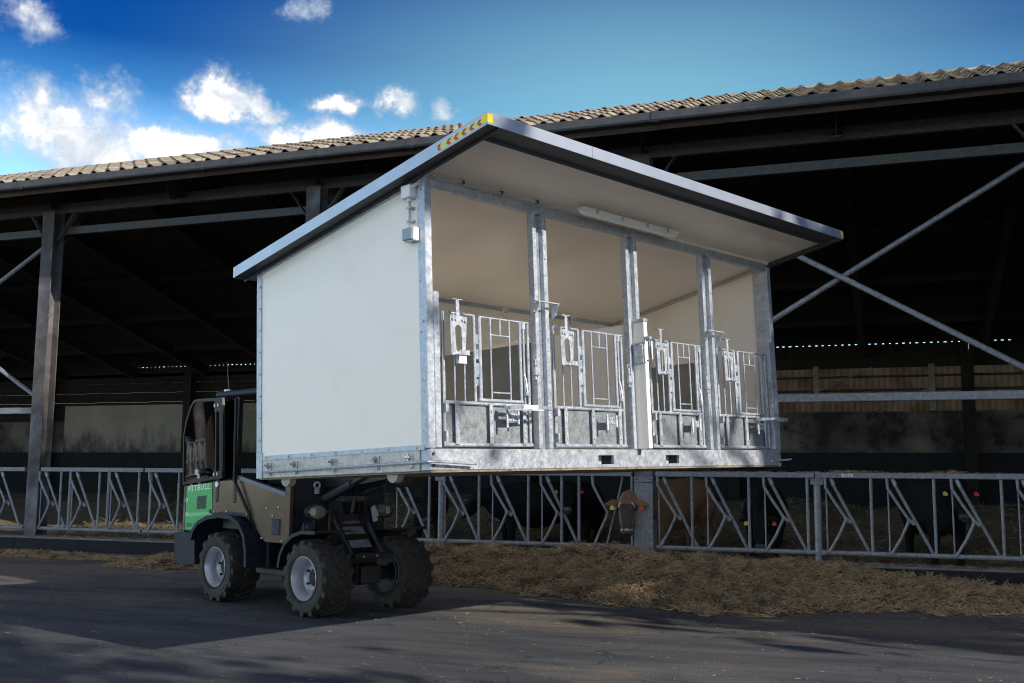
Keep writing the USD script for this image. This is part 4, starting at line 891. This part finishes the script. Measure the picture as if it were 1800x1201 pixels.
for nm_, m in (('rear_glass', bx(-1.022, -1.016, -.565, .565, 1.32, 2.27)), ('quarter_glass', bx(-.985, -.675, -.602, -.597, 1.36, 2.26)), ('far_glass', bx(-.985, -.675, .597, .603, 1.36, 2.26)), ('far_door_glass', bx(-.605, .405, .597, .603, 1.36, 2.26)), ('windscreen', bx(.437, .443, -.565, .565, 1.42, 2.26))):
    obj(nm_, m, 'glass_look', load)
obj('front_wall', bx(.40, .455, -.565, .565, .75, 1.40), 'loader_blue_look', load)
st = obj('seat', cat(bx(-.62, -.12, -.24, .24, 1.28, 1.42, .04), bx(-.70, -.56, -.24, .24, 1.40, 2.02, .04), bx(-.6, -.15, -.2, .2, 1.10, 1.28)), 'loader_black_look', load)
obj('steering_wheel', move(lathe([(.16, -.012), (.172, 0), (.16, .012), (.148, 0), (.16, -.012)], 24, 'z'), (.12, 0, 1.62), rot('y', -.5)), 'loader_black_look', load)
obj('steering_column', tube([(.12, 0, 1.62), (.30, 0, 1.2)], .035, 8), 'loader_black_look', load)
obj('rear_shelf', bx(-1.0, -.70, -.56, .56, 1.10, 1.36), 'loader_black_look', load)
# the door stands open, folded back along the engine cover
dpoly = [(-1.855, 1.278), (-1.838, 1.60), (-1.822, 1.88), (-1.74, 2.06), (-1.63, 2.21), (-1.545, 2.285), (-1.46, 2.305), (-.80, 2.285), (-.79, 2.20), (-.812, 1.395), (-.84, 1.372)]
dp = sg.Polygon([(-.79 + (x + .79) * 1.20, z) for x, z in dpoly])
DM = rot('z', math.radians(-8.0)) @ rot('x', math.radians(3.2))
door_at = lambda m: move(move(m, (.79, .70, -1.8)), (-.79, -.70, 1.8), DM)
door = obj('cab_door', door_at(prism(dp.difference(dp.buffer(-.034)), 'y', -.712, -.680)), 'loader_black_look', load)
obj('door_glass', door_at(prism(dp.buffer(-.025), 'y', -.699, -.694)), 'tinted_glass_look', door)
obj('door_bar', door_at(cat(bar((-.97, -.705, 2.16), (-1.0, -.705, 1.44), .03, .03, (1, 0, 0)), bar((-.865, -.70, 2.24), (-.89, -.70, 1.40), .02, .045, (1, 0, 0)))), 'loader_black_look', door)
obj('hinge_plate', door_at(cat(prism([(-1.01, 2.13), (-.80, 2.13), (-.80, 2.27), (-1.01, 2.27)], 'y', -.7185, -.7125), prism([(-1.07, 1.37), (-.82, 1.385), (-.82, 1.46), (-1.07, 1.445)], 'y', -.7185, -.7125))), 'loader_black_look', door)
obj('bolt', door_at(bolts([(-.975, -.725, 2.20), (-.88, -.725, 2.20), (-1.03, -.725, 1.415), (-.935, -.725, 1.42)], .021, .014, n=12)), 'silver_look', door)
obj('door_catch', door_at(cat(bx(-1.90, -1.76, -.735, -.675, 1.80, 1.835, .006), bx(-1.85, -1.79, -.75, -.70, 1.835, 1.865, .006))), 'loader_blue_look', door)
obj('door_knob', door_at(cat(move(trimesh.creation.icosphere(2, .052), (-1.33, -.735, 1.44)), tube([(-1.33, -.73, 1.44), (-1.18, -.715, 1.435)], .012, 6))), 'loader_black_look', door, smooth=40)
obj('lock_case', door_at(cat(bx(-1.66, -1.56, -.712, -.70, 1.40, 1.47, .004), bx(-1.58, -1.52, -.712, -.70, 1.36, 1.42, .004))), 'silver_look', door)

# fenders
def fender(path, y0, y1, th):
    p = sg.LineString(path).buffer(th / 2, cap_style=2, join_style=1)
    return prism(p, 'y', y0, y1)
rf = [(-1.41, .66), (-1.36, .77), (-1.25, .86), (-1.05, .925), (-.80, .955), (-.55, .945), (-.38, .88), (-.27, .76), (-.22, .60), (-.205, .43)]
ff = [(.42, .47), (.45, .60), (.53, .715), (.66, .80), (.82, .845), (1.06, .85)]
for s in (-1, 1):
    a, b = sorted((s * .725, s * .30))
    obj('rear_fender', cat(fender(rf, a, b, .016), prism(sg.LineString(rf).buffer(.022, cap_style=2), 'y', s * .725 - .006, s * .725 + .006)), 'loader_blue_look', load)
    a, b = sorted((s * .725, s * .27))
    obj('front_fender', cat(fender(ff, a, b, .014), prism(sg.LineString(ff).buffer(.018, cap_style=2), 'y', s * .725 - .006, s * .725 + .006)), 'loader_black_look', load)
    obj('fender_stay', tube([(.60, s * .30, .78), (.62, s * .42, .86), (.62, s * .44, .96)], .022, 8), 'loader_black_look', load)

# joint, step and front frame
obj('step', cat(bx(-.20, .50, -.60, -.26, .365, .425, .006), bx(-.16, -.10, -.5, -.3, .42, .72), bx(.42, .46, -.42, -.3, .42, .72)), 'loader_black_look', load)
obj('centre_joint', cat(bx(-.20, .5, -.20, .20, .34, .82, .02), tube([(.10, -.1, .3), (.10, -.1, 1.0)], .09, 12)), 'loader_black_look', load)
obj('steering_cylinder', cat(tube([(-.05, -.36, .62), (.25, -.34, .62)], .032, 10), tube([(.25, -.34, .62), (.48, -.33, .62)], .016, 8)), 'hydraulic_look', load, smooth=40)
obj('steering_pin', cat(tube([(.16, -.36, .69), (.34, -.36, .69)], .010, 6), tube([(.16, -.36, .655), (.34, -.36, .655)], .010, 6)), 'silver_look', load)
obj('front_frame', cat(bx(.42, .66, -.27, .27, .34, 1.02, .015), bx(.60, .90, -.20, .20, .34, .60, .01)), 'loader_black_look', load)
fx = lambda z: .575 + (1.05 - z) * .9
for s in (-1, 1):
    obj('guard_rod', bar((fx(1.06), s * .205, 1.06), (fx(.605), s * .205, .605), .022, .035), 'hydraulic_look', load)
    obj('boom_mount', prism([(.50, .95), (.50, 1.34), (.62, 1.34), (.76, 1.02), (.70, .80)], 'y', s * .155 - .012, s * .155 + .012), 'loader_black_look', load)
for z0, z1 in ((1.00, .905), (.875, .80), (.74, .665)):
    obj('step_plate', prism([(fx(z0) - .02, z0), (fx(z1) - .02, z1), (fx(z1) - .04, z1), (fx(z0) - .04, z0)], 'y', -.135, .125), 'step_plate_look', load)
obj('front_plate', cat(bx(.86, 1.075, -.215, .215, .560, .612, .006), bx(1.02, 1.08, .13, .19, .57, .60)), 'loader_black_look', load)
obj('bolt', bolts([(1.078, -.12, .587), (1.078, .05, .587)], .011, .01, 'x'), 'silver_look', load)
def squash(m):
    v = np.array(m.vertices); v[:, 1] *= 1.2; v[:, 2] *= .82; m.vertices = v; return m
for s in (-1, 1):
    lamp = move(lathe([(0, -.10), (.05, -.095), (.085, -.06), (.10, 0), (.10, .05), (.088, .055), (0, .055)], 24, 'x'), (0, 0, 0)); v = np.array(lamp.vertices); v[:, 1] *= 1.22; v[:, 2] *= .84; lamp.vertices = v
    RY = rot('z', -.12); lp_ = (.645, s * .443, 1.035)
    hl = obj('headlight', move(lamp, lp_, RY), 'loader_black_look', load, smooth=35)
    lens = lathe([(0, .0545), (.085, .0545), (.080, .068), (.05, .082), (0, .088)], 24, 'x'); v = np.array(lens.vertices); v[:, 1] *= 1.22; v[:, 2] *= .82; lens.vertices = v
    obj('lens', move(lens, lp_, RY), 'glass_look', hl, smooth=35)
    obj('reflector', move(squash(lathe([(0, .0555), (.084, .0555), (.08, .062), (0, .062)], 24, 'x')), lp_, RY), 'lens_look', hl)
    yb = -.048 if s < 0 else .048
    obj('led_strip', move(cat([bx(.0625, .068, yb - .022 + .017 * k - .005, yb - .022 + .017 * k + .005, -.034, .038) for k in range(3)]), lp_, RY), 'led_look', hl, kind='stuff')
    obj('stalk', tube([(.63, s * .443, .955), (.625, s * .435, .86)], .016, 8), 'hydraulic_look', hl)
    obj('boom_cylinder', cat(tube([(.47, s * .20, 1.165), (.95, s * .20, 1.335)], .040, 12), tube([(.95, s * .20, 1.335), (1.3, s * .20, 1.46)], .022, 10)), 'hydraulic_look', load, smooth=40)
    ring = [(.485, s * .31 + .034 * math.cos(a), 1.31 + .034 * math.sin(a)) for a in np.linspace(0, 2 * PI, 17)]
    obj('tie_ring', cat(tube(ring, .012, 6), bx(.47, .50, s * .31 - .02, s * .31 + .02, 1.22, 1.28)), 'silver_look', load)
    obj('lift_arm', cat(bar((.40, s * .16, 1.34), (1.15, s * .16, 1.40), .05, .12), bar((1.15, s * .16, 1.40), (2.25, s * .16, 1.56), .05, .12)), 'loader_black_look', load)
obj('valve_block', cat(bx(.66, .72, -.16, .16, 1.14, 1.20, .004), tube([(.70, -.2, 1.165), (.70, .2, 1.165)], .014, 6), tube([(.72, -.02, 1.02), (.73, .0, 1.2)], .02, 6)), 'hydraulic_look', load)
hose = np.array([(1.50, -.17, 1.39), (1.52, -.10, 1.345), (1.55, -.02, 1.33), (1.58, .06, 1.35), (1.60, .14, 1.41)])
obj('hose', cat(tube(hose, .030, 10), cat([tube([hose[i] * (1 - t) + hose[i + 1] * t - (.004, .004, .0), hose[i] * (1 - t) + hose[i + 1] * t + (.004, .004, .0)], .036, 10) for i in range(4) for t in (.1, .35, .6, .85)])), 'loader_black_look', load)
obj('hydraulic_line', cat(*[tube([(.50, y, .80), (.66, y * 1.2, 1.05), (.70, y, 1.25), (1.2, y * .8, 1.38)], .011, 6) for y in (-.09, -.03, .05, .10)]), 'loader_black_look', load)
obj('side_hook', cat(bar((.84, .21, .93), (.79, .21, 1.08), .03, .05), bar((.80, .21, 1.09), (.87, .21, .98), .02, .03)), 'trim_grey_look' if 'trim_grey_look' in MAT else 'rim_look', load)
obj('coupler', cat(tube([(.55, -.50, .86), (.70, -.52, .89)], .045, 10), bx(.61, .64, -.565, -.475, .84, .935, .004)), 'loader_blue_look', load)
# carriage and forks
to_l = lambda p: RL.T @ (TB + RB @ np.asarray(p, float) - TL)
cg = obj('fork_carriage', cat(bx(2.24, 2.36, -.62, .62, 1.50, 1.60, .006), bx(2.24, 2.36, -.62, .62, 1.84, 1.94, .006), bx(2.26, 2.34, -.5, -.42, 1.5, 1.94), bx(2.26, 2.34, .42, .5, 1.5, 1.94)), 'loader_black_look', load)
for X in (1.913, 2.842):
    a, b = to_l((X, 2.02, .064)), to_l((X, .16, .064))
    obj('fork', cat(bar(a, b, .10, .042), bar(to_l((X, 2.07, .045)), to_l((X, 2.07, .50)), .10, .04, to_l((0, 1, 0)) - to_l((0, 0, 0)))), 'loader_black_look', load)

# ------------------------------------------------------------------ cattle
def capsule_hull(a, ra, b, rb, seg=20):
    s = lambda p, r: m3.Manifold.sphere(r, seg).translate([float(x) for x in p])
    return m3.Manifold.batch_hull([s(a, ra), s(b, rb)])
def blob(pts, seg=20):
    return m3.Manifold.batch_hull([m3.Manifold.sphere(r, seg).translate([float(x) for x in p]) for p, r in pts])
def make_cow(label, M, t, poll, muz, coat, muzzle_mat, tags, turn=0.0, face=None, scale=1.0, far_tags=True):
    c = thing('cow', label, 'cow', M * scale, t, group='cattle behind the feed fence')
    poll, muz = np.array(poll, float), np.array(muz, float)
    ax = (muz - poll) / np.linalg.norm(muz - poll); sd = np.array([-math.sin(turn), math.cos(turn), 0]); sd -= ax * (sd @ ax); sd /= np.linalg.norm(sd); fn = np.cross(sd, ax)
    if fn[0] < 0: fn = -fn                     # out of the forehead
    H = lambda along, side, out: poll + ax * along * np.linalg.norm(muz - poll) + sd * side + fn * out
    parts = [blob([((.52, 0, .86), .27), ((.05, 0, .80), .35), ((.45, 0, 1.12), .12), ((.0, 0, 1.10), .14)]),
             blob([((.05, 0, .80), .35), ((-.58, 0, .90), .27), ((.0, 0, 1.12), .13), ((-.6, 0, 1.14), .13), ((-.68, .14, 1.08), .12), ((-.68, -.14, 1.08), .12)]),
             blob([((.52, 0, .86), .27), ((.74, 0, .82), .17), ((.62, 0, 1.06), .14)]),
             blob([((.66, 0, .98), .19), ((.60, 0, 1.10), .12), (poll - fn * .10 - ax * .0, .12)]),
             blob([(H(0, .035, -.04), .075), (H(0, -.035, -.04), .075), (H(.30, .072, -.045), .068), (H(.30, -.072, -.045), .068), (H(.35, .05, -.15), .06), (H(.35, -.05, -.15), .06)]),
             blob([(H(.30, .06, -.045), .062), (H(.30, -.06, -.045), .062), (H(.35, 0, -.15), .075), (H(.9, .035, -.035), .055), (H(.9, -.035, -.035), .055), (H(.86, 0, -.10), .05)])]
    for s in (-1, 1):
        parts += [capsule_hull((.50, s * .15, .74), .13, (.52, s * .17, .42), .062), capsule_hull((.52, s * .17, .42), .062, (.51, s * .17, .13), .045), capsule_hull((.51, s * .17, .13), .047, (.535, s * .17, .045), .058),
                  capsule_hull((-.58, s * .17, .86), .19, (-.44, s * .20, .66), .12), capsule_hull((-.44, s * .20, .66), .115, (-.70, s * .18, .46), .06), capsule_hull((-.70, s * .18, .46), .06, (-.66, s * .18, .13), .046), capsule_hull((-.66, s * .18, .13), .048, (-.63, s * .18, .045), .058)]
    parts += [capsule_hull((-.86, 0, 1.10), .045, (-.93, 0, .8), .028), capsule_hull((-.93, 0, .8), .028, (-.92, 0, .45), .045)]
    body = m3.Manifold.batch_boolean(parts, m3.OpType.Add).refine_to_length(.055).to_mesh()
    body = trimesh.Trimesh(body.vert_properties[:, :3], body.tri_verts, process=True)
    trimesh.smoothing.filter_taubin(body, lamb=.5, nu=-.53, iterations=14)
    b = obj('body', body, coat, c, smooth=True)
    def soft(bl, name, mat, it=6, ln=.02):
        q = m3.Manifold.batch_boolean(bl, m3.OpType.Add).refine_to_length(ln).to_mesh(); q = trimesh.Trimesh(q.vert_properties[:, :3], q.tri_verts, process=True)
        trimesh.smoothing.filter_taubin(q, iterations=it); return obj(name, q, mat, c, smooth=True)
    ears = {}
    for s in (-1, 1):
        root, mid, tip = H(.10, s * .10, -.05), H(.16, s * .20, -.03), H(.20, s * .30, -.02)
        e = blob([(root, .030), (mid + ax * .035, .016), (mid - ax * .045, .016), (mid + fn * .0, .02), (tip, .014)], 12)
        ears[s] = soft([e], 'ear', coat)
        obj('eye', move(trimesh.creation.icosphere(2, .021), H(.32, s * .118, -.022)), 'eye_look', c, smooth=True)
        if tags[s > 0]:
            T = np.stack([sd, -ax, fn], 1)
            tg = sg.Polygon([(-.028, -.035), (.028, -.035), (.034, .0), (.012, .028), (-.012, .028), (-.034, 0)])
            obj('ear_tag', move(prism(tg, 'z', 0, .004), H(.30, s * .20, .02), T), tags[s > 0], c)
    soft([blob([(H(.955, .036, -.03), .050), (H(.955, -.036, -.03), .050), (H(.99, 0, -.055), .045)])], 'muzzle', muzzle_mat)
    for s in (-1, 1):
        obj('nostril', move(trimesh.creation.icosphere(1, .015), H(1.03, s * .040, .0)), 'eye_look', c, smooth=True)
    if face:
        soft([blob([(H(.26, .058, -.018), .050), (H(.26, -.058, -.018), .050), (H(.40, .05, -.03), .052), (H(.40, -.05, -.03), .052), (H(.84, .03, -.012), .040), (H(.84, -.03, -.012), .040)])], 'dark_face', face)
        soft([blob([(H(.90, .052, -.03), .036), (H(.90, -.052, -.03), .036), (H(.92, 0, -.09), .038), (H(.90, 0, .008), .024)])], 'pale_ring', 'pale_hair_look')
        soft([blob([(H(-.05, 0, -.03), .075), (H(-.13, .01, -.04), .045), (H(.02, .035, -.01), .045), (H(.02, -.035, -.01), .045)])], 'hair_tuft', 'jersey_look')
        for s in (-1, 1):
            soft([blob([(H(.17, s * .085, -.0), .022), (H(.27, s * .105, -.01), .016)])], 'pale_brow', 'pale_hair_look')
    return c
def cow_at(label, head_xy, yaw, poll, muz, *a, **k):
    M = rot('z', yaw); s = k.get('scale', 1.0)
    t = np.array([*head_xy, .05]) - M @ (np.array([*poll[:2], 0]) * s)
    return make_cow(label, M, t, poll, muz, *a, **k)
D2 = -PI / 2
cow_at('brown cow with dark face looking out beside the clad column', (-3.655, -.15), D2 - .42, (1.12, 0, .985), (1.26, .11, .50), 'jersey_look', 'muzzle_look', ('tag_yellow_look', 'tag_red_look'), turn=.665, face='jersey_face_look', scale=1.06)
cow_at('black cow facing out with head up left of the brown cow', (-4.66, .30), D2 + .12, (1.06, 0, 1.20), (1.38, 0, .84), 'black_cow_look', 'black_muzzle_look', ('tag_yellow_look', 'tag_red_look'), scale=1.0)
cow_at('black cow standing turned aside behind the fence under the shelter', (-6.40, .75), D2 - .95, (1.08, 0, 1.05), (1.36, 0, .68), 'black_cow_look', 'black_muzzle_look', (None, None))
cow_at('black cow with lowered head left of the round post on the right', (-1.80, .50), D2 + .05, (1.06, 0, .82), (1.26, 0, .34), 'black_cow_look', 'black_muzzle_look', ('tag_yellow_look', 'tag_red_look'))
cow_at('black cow with raised head at the right end of the fence', (.90, .55), D2 + .25, (1.08, 0, 1.22), (1.36, 0, .80), 'black_cow_look', 'black_muzzle_look', ('tag_yellow_look', 'tag_red_look'), scale=1.04)
cow_at('black cow behind the front wheel of the loader', (-7.25, .75), D2 + .4, (1.08, 0, 1.0), (1.3, 0, .6), 'black_cow_look', 'black_muzzle_look', (None, None))

# ------------------------------------------------------------------ trees to the right of the yard, towards the sun: they shade the place
def tree(x, y, h, r, n, seed, label, low=.22):
    g = np.random.default_rng(seed)
    t = thing('tree', label, 'tree', t=(x, y, 0), group='trees to the right of the yard')
    limbs = [tube([(0, 0, -.1), (.05, .03, h * .3), (.1, -.05, h * .6), (.05, .05, h * .92)], [.26, .2, .13, .03], 9)]
    for k in range(9):
        a, z = g.uniform(0, 2 * PI), h * g.uniform(.25, .75); L = r * g.uniform(.55, .9)
        limbs.append(tube([(.05, 0, z), (math.cos(a) * L * .5, math.sin(a) * L * .5, z + L * .35), (math.cos(a) * L, math.sin(a) * L, z + L * .55)], [.09, .055, .02], 6))
    obj('trunk', cat(limbs), 'bark_look', t, smooth=40)
    nc = 60; cz = g.uniform(low, 1, nc); rad = r * np.sqrt(np.clip(1 - ((cz - .52) / .52) ** 2, .05, 1)); ca = g.uniform(0, 2 * PI, nc); cr = rad * np.sqrt(g.uniform(.15, 1, nc))
    C = np.c_[cr * np.cos(ca), cr * np.sin(ca), cz * h]
    P = C[g.integers(0, nc, n)] + g.normal(0, 1, (n, 3)) * r * .21
    u = g.normal(size=(n, 3)); u /= np.linalg.norm(u, axis=1, keepdims=True); v = np.cross(u, g.normal(size=(n, 3))); v /= np.linalg.norm(v, axis=1, keepdims=True)
    s = g.uniform(.12, .26, n)[:, None]
    V = np.stack([P - u * s, P + v * s * .6, P + u * s, P - v * s * .6], 1).reshape(-1, 3); i = np.arange(n)[:, None] * 4
    obj('crown', trimesh.Trimesh(V, np.vstack([i + [0, 1, 2], i + [0, 2, 3]]), process=False), 'leaf_look', t)
for k, (x, y, h, r, n, lw) in enumerate([(11.5, -3.6, 9.2, 2.4, 5200, .08), (12.5, -6.4, 10.5, 2.6, 7000, .08), (19.0, -7.6, 17.0, 2.6, 7000, .08), (17.5, -4.6, 13.0, 3.0, 8000, .08), (12.2, -16.7, 13.5, 2.6, 8500, .08), (12.5, -20.6, 13.5, 2.9, 7500, .08), (13.0, -9.2, 15.8, 2.4, 4500, .74)]):
    tree(x, y, h, r, n, 60 + k, ['low', 'broad', 'tallest', 'hind', 'bushy', 'last', 'high crowned'][k] + ' green tree in the row to the right of the yard', low=lw)
